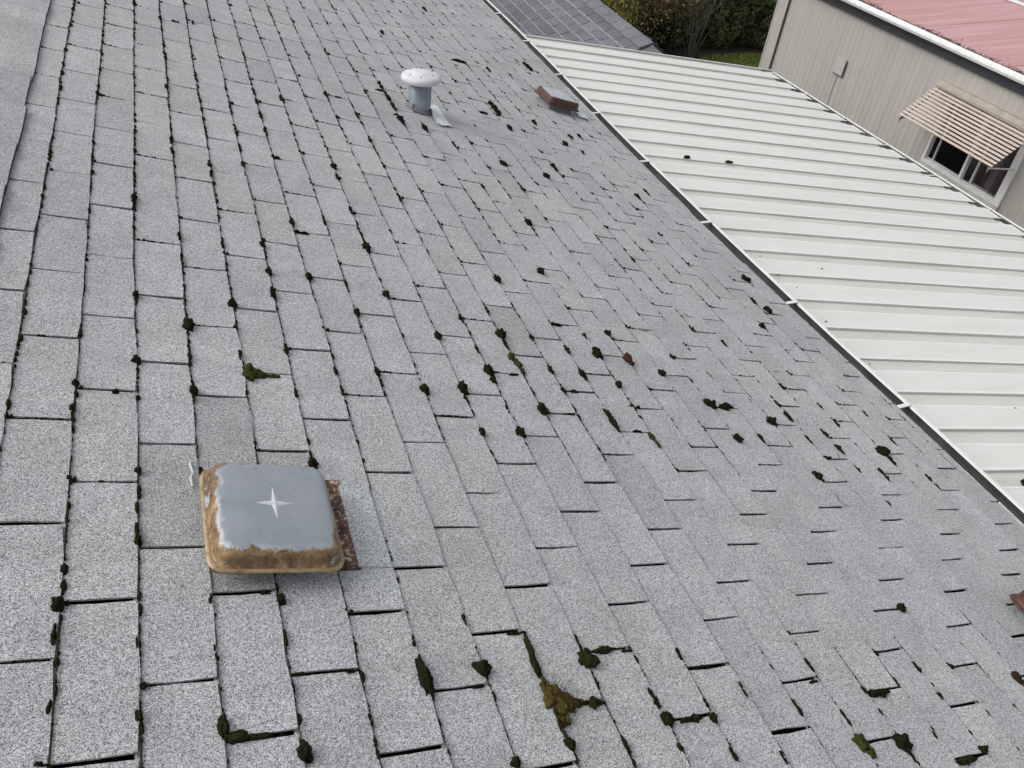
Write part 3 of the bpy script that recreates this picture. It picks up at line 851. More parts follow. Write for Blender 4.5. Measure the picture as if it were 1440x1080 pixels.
special(lambda m: (clump(m, 1.268, 1.545, .005, .013, .020, .014, 311), clump(m, 1.279, 1.510, .005, .012, .022, .013, 312), clump(m, 1.283, 1.475, .005, .008, .018, .010, 313)),
        M_MOSS_GREEN, 'green teardrop of moss at the middle of the roof, largest green one there')
special(lambda m: (clump(m, 1.648, 1.185, .005, .010, .020, .013, 321), clump(m, 1.655, 1.150, .005, .007, .018, .009, 322)),
        M_MOSS_GREEN, 'small green drop of moss alone on a shingle below the red brown lump')
special(lambda m: (clump(m, 1.650, 0.122, .007, .017, .019, .017, 331), clump(m, 1.664, 0.098, .005, .012, .014, .010, 332)),
        M_MOSS_GREEN, 'bright yellow green round moss cushion near the bottom right edge')
special(lambda m: (clump(m, 1.786, 1.630, .012, .0145, .022, .017, 341), clump(m, 1.792, 1.612, .008, .012, .016, .012, 342)),
        M_MOSS_RED, 'round red brown lump lying loose on the grey shingles', 'debris', 'brown_lump', None)
special(lambda m: (clump(m, 2.409, 0.228, .006, .013, .020, .015, 345), clump(m, 2.420, 0.206, .006, .012, .016, .012, 346)),
        M_MOSS_UMBER, 'brown moss cushion at the right edge below the cut off vent')
special(lambda m: (clump(m, 0.256, 0.316, .005, .010, .022, .013, 351), clump(m, 0.276, 0.296, .005, .022, .010, .011, 352), clump(m, 0.312, 0.294, .005, .024, .006, .007, 353)),
        M_MOSS_OLIVE, 'olive moss corner where a joint and a slot meet below the star vent')
# the large yellow-brown tuft with its spiky seed stalks
tuft = MB()
for q, (dx, dy, a, b, h) in enumerate(((0, 0, .026, .030, .020), (.020, -.008, .024, .017, .017), (-.010, .030, .013, .026, .015), (.046, -.006, .016, .010, .011), (.000, -.035, .014, .022, .014))):
    clump(tuft, 0.902+dx, 0.300+dy, .005, a, b, h, 401+q, 4); fuzz(tuft, 0.902+dx, 0.300+dy, 2*a, 2*b, h, 260, 60+q)
tuft = tuft.build('moss_clump', M_MOSS_BROWN, smooth=True)
tag(tuft, 'largest moss tuft, yellow brown with a fringe of spiky seed stalks', 'moss', 'moss clumps in the shingle joints')
st_ = MB(); r = random.Random(77)
for q in range(70):
    x, y = 0.905 + r.gauss(.010, .016), 0.302 + r.gauss(.006, .016)
    b = R(x, y, .016); d = Vector((r.gauss(.1, .35), r.gauss(.1, .35), 1)).normalized()
    L = r.uniform(.010, .020)
    st_.tube([b, b + d*L, b + d*L + Vector((.002, 0, .0015))], [.0005, .0004, .0009], 3)
st_.build('seed_stalk_fringe', M_MOSS_BROWN, tuft, kind='stuff')

# pine needles and little curls of litter
nd = MB(); r = random.Random(21)
for (x, y) in ((2.30, 0.93), (2.33, 0.90), (2.02, 1.22), (2.45, 1.35), (2.62, 1.70), (2.16, 1.60), (1.98, 1.86), (2.75, 1.40), (2.36, 2.05), (1.72, 2.1), (2.5, 1.15), (2.85, 1.9), (2.1, 2.4), (2.28, 1.45)):
    a = r.uniform(0, 6.28); cv = r.uniform(-40, 40); L = r.uniform(.025, .05)
    p = []; X, Yv = x, y
    for k in range(6):
        p.append(R(X, Yv, .0105)); X += math.cos(a)*L/6; Yv += math.sin(a)*L/6; a += cv*L/6
    nd.tube(p, .0011, 4)
nd.build('needle_litter', M_DEBRIS, kind='stuff')

# ------------------------------------------------------------------ roof vents
def rrect(hx, hy, rad, n=8):
    rad = min(rad, hx*0.98, hy*0.98)
    out = []
    for cx, cy, a0 in ((1, 1, 0), (-1, 1, 90), (-1, -1, 180), (1, -1, 270)):
        for k in range(n):
            t = math.radians(a0 + 90*k/(n-1))
            out.append((cx*(hx-rad) + rad*math.cos(t), cy*(hy-rad) + rad*math.sin(t)))
    return out
def vent(cx, cy, hx, hy, rot, mat, label, flange, rise=0.052, seed=1, star=True):
    root = thing('roof_vent', R(cx, cy, 0.0), label, 'roof vent', 'roof vents')
    cr, sr = math.cos(rot), math.sin(rot)
    def P(x, y, h): return R(cx + x*cr - y*sr, cy + x*sr + y*cr, h)
    z0 = 0.045
    k = rise/0.052
    prof = [(0.014, z0+.003, 1), (0.004, z0-.001, 2), (0.0, z0+.001, 2), (0.0005, z0+.005, 2), (0.004, z0+.0065, 1.8), (0.0085, z0+.0072, 1.15), (0.0115, z0+.009, 1.0),
            (0.0125, z0+.020*k, .98), (0.0140, z0+.034*k, .95), (0.0170, z0+.0435*k, .84), (0.0220, z0+.0490*k, .66), (0.0290, z0+.0515*k, .50),
            (0.038, z0+.0530*k, .36), (0.050, z0+.0542*k, .22), (0.070, z0+.0555*k, 0.08), (0.105, z0+.0565*k, -.1)]
    vs, wear, bloom = [], [], []
    n = 4*8
    for d, z, w in prof:
        for q, (x, y) in enumerate(rrect(hx-d, hy-d, max(0.012, 0.036-d*0.35))):
            sag = 0.0030*mnoise.noise(Vector((x*9+seed*5, y*9, 2))) if d > .025 else 0.0012*mnoise.noise(Vector((x*14, y*14, seed)))
            vs.append(P(x, y, z+sag))
            ww = w
            if d > 0.016: ww += -0.30*smooth(0.2, .8, x/hx)*(1-smooth(.3, .8, -y/hy)) - 0.10*smooth(0.3, 1, y/hy)*smooth(-.4, .2, x/hx) + 0.08*smooth(0.4, .9, -y/hy) - .16*smooth(.4, .8, -x/hx) + .42*smooth(.45, .8, -x/hx)*smooth(.45, .8, y/hy)
            bloom.append(0.06 + .65*smooth(.5, .75, -x/hx)*(1-smooth(.5, .75, y/hy)) + .30*smooth(.5, .8, -y/hy)*(1 - .8*smooth(.1, .5, abs(x/hx + .1))))
            wear.append(ww)
    fs = [(a*n+i, a*n+(i+1)%n, (a+1)*n+(i+1)%n, (a+1)*n+i) for a in range(len(prof)-1) for i in range(n)]
    vs.append(P(0, 0, z0+.0570*k)); wear.append(-.1); bloom.append(0.0)
    fs += [((len(prof)-1)*n+i, (len(prof)-1)*n+(i+1)%n, len(vs)-1) for i in range(n)]
    me = bpy.data.meshes.new('cover'); me.from_pydata(vs, [], fs); me.materials.append(mat)
    me.polygons.foreach_set('use_smooth', [True]*len(fs))
    at = me.attributes.new('wear', 'FLOAT', 'POINT'); at.data.foreach_set('value', wear)
    at = me.attributes.new('bloom', 'FLOAT', 'POINT'); at.data.foreach_set('value', bloom)
    cover = link(bpy.data.objects.new('cover', me), root)
    # throat under the cover
    t = MB()
    a, b = rrect(hx-0.042, hy-0.042, .02), rrect(hx-0.034, hy-0.034, .022)
    t.sweep([[P(x, y, 0.004) for x, y in b], [P(x, y, 0.030) for x, y in a], [P(x, y, z0+.006) for x, y in a]], None, closed=True)
    t.build('throat', M_GALV_D, root, smooth=False)
    # flange
    f = MB()
    (x0, x1, y0, y1) = flange
    for q, h in enumerate((0.0105,)):
        g0 = 6
        grid = [[P(x0+(x1-x0)*i/g0, y0+(y1-y0)*j/g0, h+0.0012*mnoise.noise(Vector((i*.9, j*.9, seed)))) for j in range(g0+1)] for i in range(g0+1)]
        f.sweep(grid, None)
    e = [(x1, y0), (x1, y1)]
    f.quad(P(x0, y0, .0105), P(x1, y0, .0105), P(x1, y0, .004), P(x0, y0, .004))
    f.quad(P(x1, y0, .0105), P(x1, y1, .0105), P(x1, y1, .004), P(x1, y0, .004))
    f.build('flange', M_FLASH, root)
    if star:
        s = MB()
        zt = z0 + .0567*k
        for dx, dy, L in ((1, 0, .052), (-1, 0, .047), (0, 1, .056), (0, -1, .060)):
            w = 0.0078
            c = P(-0.002, 0.002, zt+.0028)
            tip = P(-0.002+dx*L, 0.002+dy*L, zt-.0005)
            m1 = P(-0.002+dx*.006-dy*w, 0.002+dy*.006+dx*w, zt-.0003); m2 = P(-0.002+dx*.006+dy*w, 0.002+dy*.006-dx*w, zt-.0003)
            s.add([c, m2, tip, m1], [(0, 1, 2), (0, 2, 3)])
        s.build('embossed_star', M_STAR, cover)
    scr = MB()
    for x, y in ((-hx+.030, -hy+.010), (hx-.034, -hy+.0095)):
        scr.lathe([(.004, 0), (.0035, .0016), (.0015, .0024)], P(x, y, z0+.026*k), 8, X=RF.to_3x3() @ Matrix.Rotation(math.pi/2, 3, 'X'))
    scr.build('screw', M_GALV, cover)
    return root
v1 = vent(0.379, 0.755, 0.1365, 0.145, 0.0, M_VENT, 'near square vent with rusty sides and a pale four pointed star on its grey top', (-0.115, 0.185, -0.104, 0.165), rise=0.043, seed=1)
v2 = vent(2.858, 4.845, 0.140, 0.130, math.radians(5), M_VENT_BROWN, 'small looking far vent with brown sides beside the gutter', (-0.09, 0.09, -0.09, 0.09), seed=2)
v3 = vent(2.775, 0.357, 0.130, 0.130, 0.0, M_VENT_BROWN, 'brown vent cut off by the right edge of the photo', (-0.09, 0.09, -0.09, 0.09), seed=3, rise=0.06)
# plain uncut strip of shingle beside the near vent's flange, bedded over the tabs
sp = MB()
grid = [[R(x, y, 0.0112 + 0.0014*mnoise.noise(Vector((x*8, y*8, 1)))) for y in np.linspace(0.655, 0.905, 7)] for x in np.linspace(0.560, 0.634, 4)]
sp.sweep(grid, None)
sp.quad(R(.560, .655, .0112), R(.634, .655, .0112), R(.634, .655, .006), R(.560, .655, .006))
sp.quad(R(.634, .655, .0112), R(.634, .905, .0112), R(.634, .905, .006), R(.634, .655, .006))
o = sp.build('shingle', M_SHINGLE, roof, label='narrow uncut shingle strip beside the star vent flange'); set_tint(o.data, [(1.06, 1.07, 1.09, 1)]*len(sp.f))
# white sealant streaks beside the near vent and silver patches
sl = MB()
sl.tube([R(.236, .88, .012), R(.233, .905, .014), R(.239, .925, .012), R(.234, .95, .012), R(.236, .962, .010)], [.0018, .003, .002, .0026, .0012], 6)
o = sl.build('sealant_bead', M_CAPWHITE, v1)
pt = MB(); r = random.Random(4)
grid = [[R(x + .01*r.random(), y + .006*r.random(), .013 + .006*r.random()) for y in np.linspace(4.735, 4.865, 5)] for x in np.linspace(3.02, 3.105, 4)]
pt.sweep(grid, None); pt.build('foil_patch', M_TAPE, v2)

# ---- pipe vent with its mushroom cap
pb = R(1.586, 3.935, 0)
pv = thing('vent_pipe', pb, 'grey metal vent pipe with a white mushroom cap on the shingle roof', 'vent pipe')
m = MB(); m.lathe([(.0605, -.03), (.0605, .20)], pb, 40); m.build('pipe', M_GALV, pv, smooth=True)
m = MB(); m.box((-.0025, -.002, -.02), (.0025, .001, .2), Matrix.Translation(pb + Vector((.022, -.0568, 0)))); m.build('pipe_seam', M_GALV, pv)
m = MB(); m.lathe([(.058, .168), (.102, .166), (.107, .168), (.109, .173), (.108, .186), (.104, .193), (.094, .200), (.074, .206), (.056, .2085), (.050, .212), (.036, .2155), (.018, .2168), (.004, .217)], pb, 48)
cap = m.build('cap', M_CAPWHITE, pv, smooth=True)
m = MB()
for t in (20, 75, 130, 200, 255, 320):
    c = pb + Vector((.071*math.cos(math.radians(t)), .071*math.sin(math.radians(t)), .2062))
    m.lathe([(.0042, 0), (.0036, .0022), (.0015, .003)], c, 8)
m.build('rivet', M_DARKHOLE, cap, kind='stuff')
m = MB()
m.lathe([(.078, .0105), (.070, .016), (.064, .024), (.061, .026)], Vector((0, 0, 0)), 28, X=None)
m.v = [tuple(R(1.586 + x*1.05, 3.935 + y*1.05, z)) for x, y, z in m.v]; m.f = m.f[:-1]; m.m = m.m[:-1]
m.build('collar', M_GALV_D, pv, smooth=True)
m = MB(); r = random.Random(9)
nx, ny = 7, 7
def foil(x, y): return .0125 + .004*r.random()
g1 = [[R(1.628 + .100*i/nx + r.gauss(0, .002), 3.735 + .30*j/ny + .03*i/nx + r.gauss(0, .002), foil(0, 0) + .02*max(0, 1-i/2.0)*(1 if 2 < j < 7 else 0.3)) for j in range(ny+1)] for i in range(nx+1)]
m.sweep(g1, None); m.build('foil_patch', M_TAPE, pv)
m = MB()
ring = [R(1.527, 3.885 + .012*math.cos(t), .012 + .014 + .014*math.sin(t)) for t in np.linspace(0, 2*math.pi, 13)]
m.tube(ring, .0018, 5); m.build('clamp_loop', M_DARK_TRIM, pv)

# ------------------------------------------------------------------ carport: white W-pan panels from the house gutter to an outer gutter
SL, RD = 0.082, -0.125
CP0, CP1 = 3.245, 6.10
def CPz(x): return 2.5 - SL*(x - 3.2)
carport = thing('carport', (4.75, 3.0, 0.0), 'white ribbed metal carport roof between the grey shingle roof and the tan mobile home', 'carport')
PITCH = 0.27368
def cp_end(c, k=0):
    yy = c - .355
    return 6.090 - (6.85 - yy)*0.006
def cp(x, c, h): return Vector((x, c + RD*(x - 3.26), CPz(x) + h))
K0, K1 = -1, 33
for k in range(K0+1, K1):
    c1 = 6.97 - PITCH*k                                  # near seam of this panel
    c0 = c1 + PITCH
    r = random.Random(k*5+2)
    dz = r.gauss(0, .0012); dxe = r.gauss(0, .006)
    # far edge tucks under the previous panel's lip, then valley, rise, wide flat, lip
    prof = [(c0+.004, .012), (c0+.004, .000), (c0-.088, .000), (c0-.094, .002), (c0-.097, .0115), (c0-.102, .0150), (c0-.111, .0150), (c0-.117, .0115),
            (c1+.020, .0113), (c1+.015, .0142), (c1+.004, .0148), (c1+.000, .0142), (c1-.001, .0120), (c1+.003, .0115)]
    p = MB()
    rows = []
    for t in np.linspace(0, 1, 7):
        row = []
        for q, (c, h) in enumerate(prof):
            xe = CP0 + (cp_end(c, k) + (-.050 + dxe if q >= 5 else -.115) - CP0)*t
            w = .0009*mnoise.noise(Vector((xe*1.3, c*2, k)))
            row.append(cp(xe, c, h + dz + w))
        rows.append(row)
    p.sweep(rows, None)
    nq = len(prof)-1
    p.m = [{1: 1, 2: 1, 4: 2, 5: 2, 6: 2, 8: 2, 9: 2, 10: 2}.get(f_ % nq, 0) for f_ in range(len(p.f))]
    # closed end: the folded-down hem of the raised part
    e = rows[-1]
    p.quad(e[5], e[8], e[8] + Vector((.001, 0, -.020)), e[5] + Vector((.001, 0, -.020)))
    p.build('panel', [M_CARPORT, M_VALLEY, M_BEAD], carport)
# far edge trim
t = MB()
cF = 6.97 + PITCH
a0, a1 = cp(CP0 - .02, cF + .02, 0), cp(6.10, cF + .02, 0)
t.sweep([[a + Vector(d) for d in ((0, -.012, .018), (0, .012, .019), (0, .016, -.09), (0, .008, -.09), (0, .004, .012), (0, -.012, .014))] for a in (a0, a1)], None)
t.build('edge_trim', M_CARPORT, carport)
t = MB(); t.bar(cp(CP0-.02, cF-.016, .0125), cp(CP1, cF-.016, .0125), .006, .003); t.build('trim_seam', M_GUT_IN, carport)
# outer gutter
og, oi = MB(), MB()
yA, yB = 6.86, -2.6
secs, sin_ = [], []
def gx(y): return 6.095 - (6.85 - y)*0.006
for y in np.linspace(yA, yB, 24):
    x = gx(y); z = CPz(x) + .006; wob = .002*math.sin(y*3.1)
    sin_.append([Vector((x+d+wob, y, z+h)) for d, h in ((-.125, -.022), (-.125, -.085), (-.012, -.088), (-.007, .000))])
    secs.append([Vector((x+d+wob, y, z+h)) for d, h in ((-.007, .000), (-.009, .006), (-.004, .010), (.005, .010), (.008, .003), (.002, -.094), (-.13, -.090))])
og.sweep(secs, None, mi=0); og.sweep(sin_, None, mi=1)
x = gx(yA); z = CPz(x)
og.box((x-.125, yA-.002, z-.09), (x+.008, yA+.006, z+.012), mi=0)
ogut = og.build('gutter', [M_CARPORT, M_GUT_IN], carport)
for q, y in enumerate(np.arange(yA-.02, yB, -0.615)):
    x = gx(y); z = CPz(x)
    s = MB(); s.bar((x-.125, y+.012, z+.012), (x-.002, y, z+.014), .012, .003); s.build('hanger_strap', M_WHITE, ogut)
    if q % 3 == 1:
      s = MB(); s.box((x-.060, y-.035, z-.060), (x-.014, y-.018, z-.020)); s.build('splice_bracket', M_GUT_IN, ogut)
# beam and posts under the outer edge, ledger at the house
b = MB(); b.box((5.92, yB, CPz(5.97)-.16), (6.02, yA-.1, CPz(5.97)-.012)); b.build('beam', M_WHITE, carport)
for y in (6.3, 3.6, 0.9, -1.8):
    b = MB(); b.box((5.925, y-.045, 0), (6.015, y+.045, CPz(5.97)-.162)); b.build('post', M_WHITE, carport)
b = MB(); b.box((3.15, -2.3, CPz(3.2)-.14), (3.20, 7.2, CPz(3.2)-.008)); b.build('ledger', M_WHITE, carport)
def bit(x, y, s, seed, label, mat=M_MOSS_OLIVE, n=3):
    mb = MB(); r = random.Random(seed)
    c0 = y - RD*(x-3.26)
    for q in range(n):
        X = Matrix.Translation(Vector((x + r.gauss(0, s*.5), y + r.gauss(0, s*.25), CPz(x) + .0145)))
        clump(mb, 0, 0, s*.2, s*r.uniform(.5, .8), s*r.uniform(.35, .6), s*r.uniform(.4, .6), seed*11+q, 2, X=X)
    o = mb.build('moss_clump', mat, smooth=True); tag(o, label, 'moss', 'moss fallen on the carport')
bit(3.675, 4.462, .026, 3, 'left one of two green moss crumbs on the white carport ribs')
bit(4.040, 4.413, .026, 4, 'right one of two green moss crumbs on the white carport ribs')
bit(3.505, 1.103, .022, 6, 'dark moss lump on the white carport ribs at the right edge', M_MOSS, 4)
lt = MB(); r = random.Random(13)
for (x, y) in ((3.40, 3.05), (3.37, 2.36), (3.36, 1.98), (3.42, 2.70), (3.95, 1.57), (4.12, 1.55), (4.25, 1.55), (3.75, 2.9), (3.38, 2.83)):
    X = Matrix.Translation(Vector((x, y, CPz(x)+.0145)))
    clump(lt, 0, 0, .001, r.uniform(.005, .010), r.uniform(.003, .006), .003, r.random()*90, 1, X=X)
lt.build('needle_litter', M_DEBRIS, kind='stuff')

# ------------------------------------------------------------------ mobile home next door
XW = 7.6
MH = thing('mobile_home', (9.5, 2.5, 0.0), 'tan corrugated mobile home with a faded red metal roof and a striped awning', 'mobile home')
YE, YS = 9.06, -4.5                                      # far corner, near end
w = MB()
rows = []
wy0, wy1, wz0, wz1 = 4.90, 5.90, 1.70, 2.34              # window opening
def wave(y): return XW + 0.0032*max(-0.75, min(0.75, 1.35*math.sin(2*math.pi*y/0.082)))
ysamp = [YE-.20 - k*0.082/8 for k in range(int((YE-.2-YS)/(0.082/8)))]
def strip(ya_, yb_, z0, z1):
    sel = sorted([y for y in ysamp if ya_ <= y <= yb_] + [ya_, yb_])
    w.sweep([[Vector((wave(y), y, z0)), Vector((wave(y), y, z1))] for y in sel], None)
ZT = 2.68
strip(YS, wy0, 0.35, ZT); strip(wy1, YE-.2, 0.35, ZT); strip(wy0, wy1, 0.35, wz0); strip(wy0, wy1, wz1, ZT)
w.build('siding', M_SIDING, MH)
w = MB(); w.box((XW+.02, YE-.02, .35), (11.3, YE-.0, ZT+.1)); w.box((XW+.02, YS, .35), (11.3, YS+.02, ZT+.1)); w.box((11.28, YS+.03, .35), (11.3, YE-.03, ZT)); w.box((XW+.05, YS+.03, .36), (11.27, YE-.03, .4))
w.build('wall', M_SIDING, MH)
w = MB(); w.box((XW+.03, YS, 0.0), (11.25, YE-.04, .34)); w.build('skirting', M_TRIM, MH)
t = MB(); t.box((XW-.022, YE-.205, .30), (XW+.02, YE+.004, ZT+.02)); t.box((XW-.034, YE-.212, .30), (XW-.006, YE-.190, ZT+.02)); t.box((XW-.028, YE-.01, .30), (XW+.0, YE+.012, ZT+.02))
t.build('corner_trim', M_TRIM, MH)
t = MB(); t.box((XW-.026, YE-.222, .30), (XW-.006, YE-.213, ZT+.0)); t.build('corner_seam', M_WOOD, MH)
t = MB(); t.box((XW-.045, YS, 2.652), (XW-.012, YE-.0, 2.80)); t.build('frieze', M_DARK_TRIM, MH)
# roof: shallow, lapped sheets across the width
RX0, RX1, RZ0, RZ1 = 7.545, 9.45, 2.80, 2.945
sheet = 0.61
y = YE + .05; k = 0
while y > YS - .1:
    r = random.Random(k+60)
    y2 = max(YS-.1, y - sheet)
    m = MB()
    h = .004 if k % 2 else .0
    for (xa, za, xb, zb) in ((RX0, RZ0, RX1, RZ1), (RX1, RZ1, 11.4, RZ0)):
        rows = []
        for x in np.linspace(0, 1, 9):
            X_, Z_ = xa + (xb-xa)*x, za + (zb-za)*x
            row = []
            for t_ in np.linspace(0, 1, 13):
                yy = y + (y2-y)*t_
                row.append(Vector((X_, yy, Z_ + h + .0035*mnoise.noise(Vector((X_*1.5, yy*7, 3))) + .0012*math.sin(yy*41))))
            rows.append(row)
        m.sweep(rows, None)
    m.quad(Vector((RX0, y2, RZ0+h)), Vector((RX1, y2, RZ1+h)), Vector((RX1, y2, RZ1+h-.006)), Vector((RX0, y2, RZ0+h-.006)))
    m.build('roof_sheet', M_RED, MH, smooth=False)
    y = y2 - .0; k += 1
m = MB(); m.sweep([[Vector((RX1-.06, yy, RZ1+.004)), Vector((RX1, yy, RZ1+.022)), Vector((RX1+.06, yy, RZ1+.004))] for yy in (YE+.06, YS-.1)], None); m.build('ridge_strip', M_WHITE, MH)
# gutter of the mobile home: two white ledges
m = MB(); secs = []
for y in np.linspace(YE+.03, YS-.1, 20):
    secs.append([Vector((x, y, z)) for x, z in ((7.595, 2.800), (7.552, 2.812), (7.540, 2.806), (7.536, 2.786), (7.505, 2.780), (7.480, 2.792), (7.468, 2.806), (7.456, 2.806), (7.452, 2.790), (7.464, 2.764), (7.590, 2.760))])
m.sweep(secs, None); m.build('gutter', M_WHITE, MH)
# litter and moss packed along the roof edge
m = MB(); r = random.Random(31)
for q in range(3600):
    y = r.uniform(3.2, YE); x = RX0 + .02 + abs(r.gauss(0, .05)); s = r.uniform(.003, .011)
    if r.random() < .04: x += abs(r.gauss(0, .08))
    c = Vector((x, y, RZ0 + (x-RX0)*.076 + .002)); n6 = 5; a0 = r.random()*6
    m.add([c + Vector((s*math.cos(a0+t)*r.uniform(.7, 1.2), s*1.3*math.sin(a0+t), 0)) for t in (0, 1.256, 2.513, 3.77, 5.03)] + [c + Vector((0, 0, s*.45))], [(i, (i+1)%5, 5) for i in range(5)])
m.build('roof_litter', M_DEBRIS, MH, kind='stuff')
# matted moss and needles in a strip along the roof edge
m = MB(); rows = []; r = random.Random(8)
for y in np.arange(3.0, YE, .02):
    wd = .055 + .03*mnoise.noise(Vector((0, y*5, 1))) + .02*mnoise.noise(Vector((3, y*17, 1))) + r.gauss(0, .005)
    rows.append([Vector((RX0 + q*wd, y, RZ0 + q*wd*.076 + (.011 + .006*mnoise.noise(Vector((q*9, y*30, 5))))*math.sin(math.pi*min(.98, .12+q*.86)))) for q in (0, .2, .4, .6, .8, 1)])
m.sweep(rows, None); m.build('roof_litter', M_DEBRIS, MH, kind='stuff')
# access panel on the wall
m = MB(); X0 = XW-.018
m.box((X0-.010, 7.505, 2.005), (X0, 7.680, 2.185)); pn = m.build('access_panel', M_PANEL, MH)
m = MB(); m.box((X0-.004, 7.496, 1.998), (X0+.004, 7.503, 2.188)); m.box((X0-.004, 7.496, 1.996), (X0+.004, 7.685, 2.003)); m.build('panel_rim', M_WOOD, pn)
m = MB(); m.bar((XW-.009, 7.60, 1.985), (XW-.009, 7.60, 1.62), .006, .006, up=(1, 0, 0)); m.build('panel_drip', M_SIDING, pn)
# window
W = MB()
f0 = XW - .028
W.box((f0, wy1-.005, wz0-.03), (XW+.03, wy1+.028, wz1+.03)); W.box((f0, wy0-.070, wz0-.03), (XW+.03, wy0+.008, wz1+.03))
W.box((f0, wy0+.009, wz0-.03), (XW+.03, wy1-.006, wz0+.004)); W.box((f0, wy0+.009, wz1-.004), (XW+.03, wy1-.006, wz1+.03))
win = W.build('window', M_WHITE, MH)
W = MB(); W.box((f0-.006, wy0-.07, wz0-.075), (XW+.01, wy1+.03, wz0-.032)); W.build('sill', M_WHITE_DULL, win)
W = MB(); W.box((f0+.004, 5.375, wz0+.005), (XW+.022, 5.405, wz1-.005)); W.build('mullion', M_WHITE, win)
W = MB(); W.box((XW+.002, 5.800, wz0+.02), (XW+.020, 5.818, wz1-.005)); W.box((XW+.002, 5.43, wz0+.006), (XW+.02, wy1-.008, wz0+.02)); W.build('sash', M_WHITE_DULL, win)
W = MB(); W.box((XW+.002, 5.255, wz0+.02), (XW+.020, 5.275, wz1-.005)); W.build('sash', M_WHITE_DULL, win)
W = MB(); W.box((XW+.023, 5.407, wz0+.006), (XW+.027, wy1-.007, wz1-.006)); W.build('pane', M_GLASS, win)
W = MB(); W.box((XW+.023, wy0+.010, wz0+.006), (XW+.027, 5.373, wz1-.006)); W.build('pane', M_GLASS, win)
W = MB(); rows = []
for y in np.linspace(wy0+.02, 5.24, 40): rows.append([Vector((XW+.10 + .012*math.sin(y*70), y, wz0-.05)), Vector((XW+.10 + .012*math.sin(y*70+.4), y, wz1))])
W.sweep(rows, None); W.build('curtain', M_CURTAIN, win)
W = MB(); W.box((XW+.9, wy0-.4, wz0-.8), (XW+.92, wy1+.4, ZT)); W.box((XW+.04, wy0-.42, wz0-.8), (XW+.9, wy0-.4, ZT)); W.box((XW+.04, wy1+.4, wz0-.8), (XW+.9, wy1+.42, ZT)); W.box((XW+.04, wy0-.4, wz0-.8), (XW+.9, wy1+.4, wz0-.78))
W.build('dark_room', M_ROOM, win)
# awning
AX0, AZ0, AX1, AZ1 = 7.575, 2.445, 7.182, 2.102
AY0, AY1 = 4.80, 6.085
aw = MB(); aw.bar((AX0+.012, AY0-.01, AZ0+.012), (AX0+.012, AY1+.01, AZ0+.012), .030, .018); 
awn = aw.build('awning', M_AWN_OLD, MH)
m = MB(); m.add([(AX0, AY0, AZ0+.016), (AX0, AY1, AZ0+.016), (AX0-.065, AY1, AZ0-.030), (AX0-.060, AY0, AZ0-.026)], [(0, 1, 2, 3)]); m.add([(AX0, AY0, AZ0+.012), (AX0, AY1, AZ0+.012), (AX0-.065, AY1, AZ0-.034), (AX0-.060, AY0, AZ0-.030)], [(3, 2, 1, 0)]); m.build('head_flashing', M_AWN_OLD, awn)
NS = 12
dvec = Vector((AX1-AX0, 0, AZ1-AZ0)); dl = dvec.length; du = dvec/dl
nu = Vector((-du.z, 0, du.x)) if (-du.z) < 0 else Vector((du.z, 0, -du.x))
nu = du.cross(Vector((0, 1, 0))); nu = nu if nu.z > 0 else -nu
for k in range(NS):
    s0 = .045 + (dl-.045)*k/NS; s1 = s0 + (dl-.045)/NS
    a = Vector((AX0, 0, AZ0)) + du*s0 - nu*.004
    b = Vector((AX0, 0, AZ0)) + du*(s1-.0150) + nu*.004
    sl_ = MB()
    sec = [a, a + nu*.003, b + nu*.003, b + nu*.001 + du*.003, b - nu*.008 + du*.002, b - nu*.008]
    sl_.sweep([[p + Vector((0, y, 0)) for p in sec] for y in (AY0, AY1)], None, closed=True)
    n6 = len(sec)
    sl_.f += [tuple(range(n6)), tuple(range(n6, 2*n6))[::-1]]; sl_.m += [0, 0]
    sl_.build('slat', M_AWNING, awn)
for yy in (AY0+.05, (AY0+AY1)/2, AY1-.05):
    m = MB(); m.bar(Vector((AX0, yy, AZ0)) - nu*.020, Vector((AX1, yy, AZ1)) - nu*.016, .012, .014, up=nu); m.build('rafter', M_ROOM, awn)
for yy in (AY0+.03, AY1-.03):
    m = MB(); m.bar((AX1+.01, yy, AZ1-.012), (XW-.012, yy+.03, AZ1-.055), .010, .010); m.build('support_arm', M_WHITE, awn)
    m = MB(); m.add([Vector((AX1+.005, yy, AZ1-.006)), Vector((AX1+.05, yy, AZ1-.010)), Vector((AX1+.015, yy, AZ1-.065))], [(0, 1, 2)]); m.add([Vector((AX1+.005, yy+.004, AZ1-.006)), Vector((AX1+.05, yy+.004, AZ1-.010)), Vector((AX1+.015, yy+.004, AZ1-.065))], [(2, 1, 0)]); m.build('bracket', M_AWNING, awn)

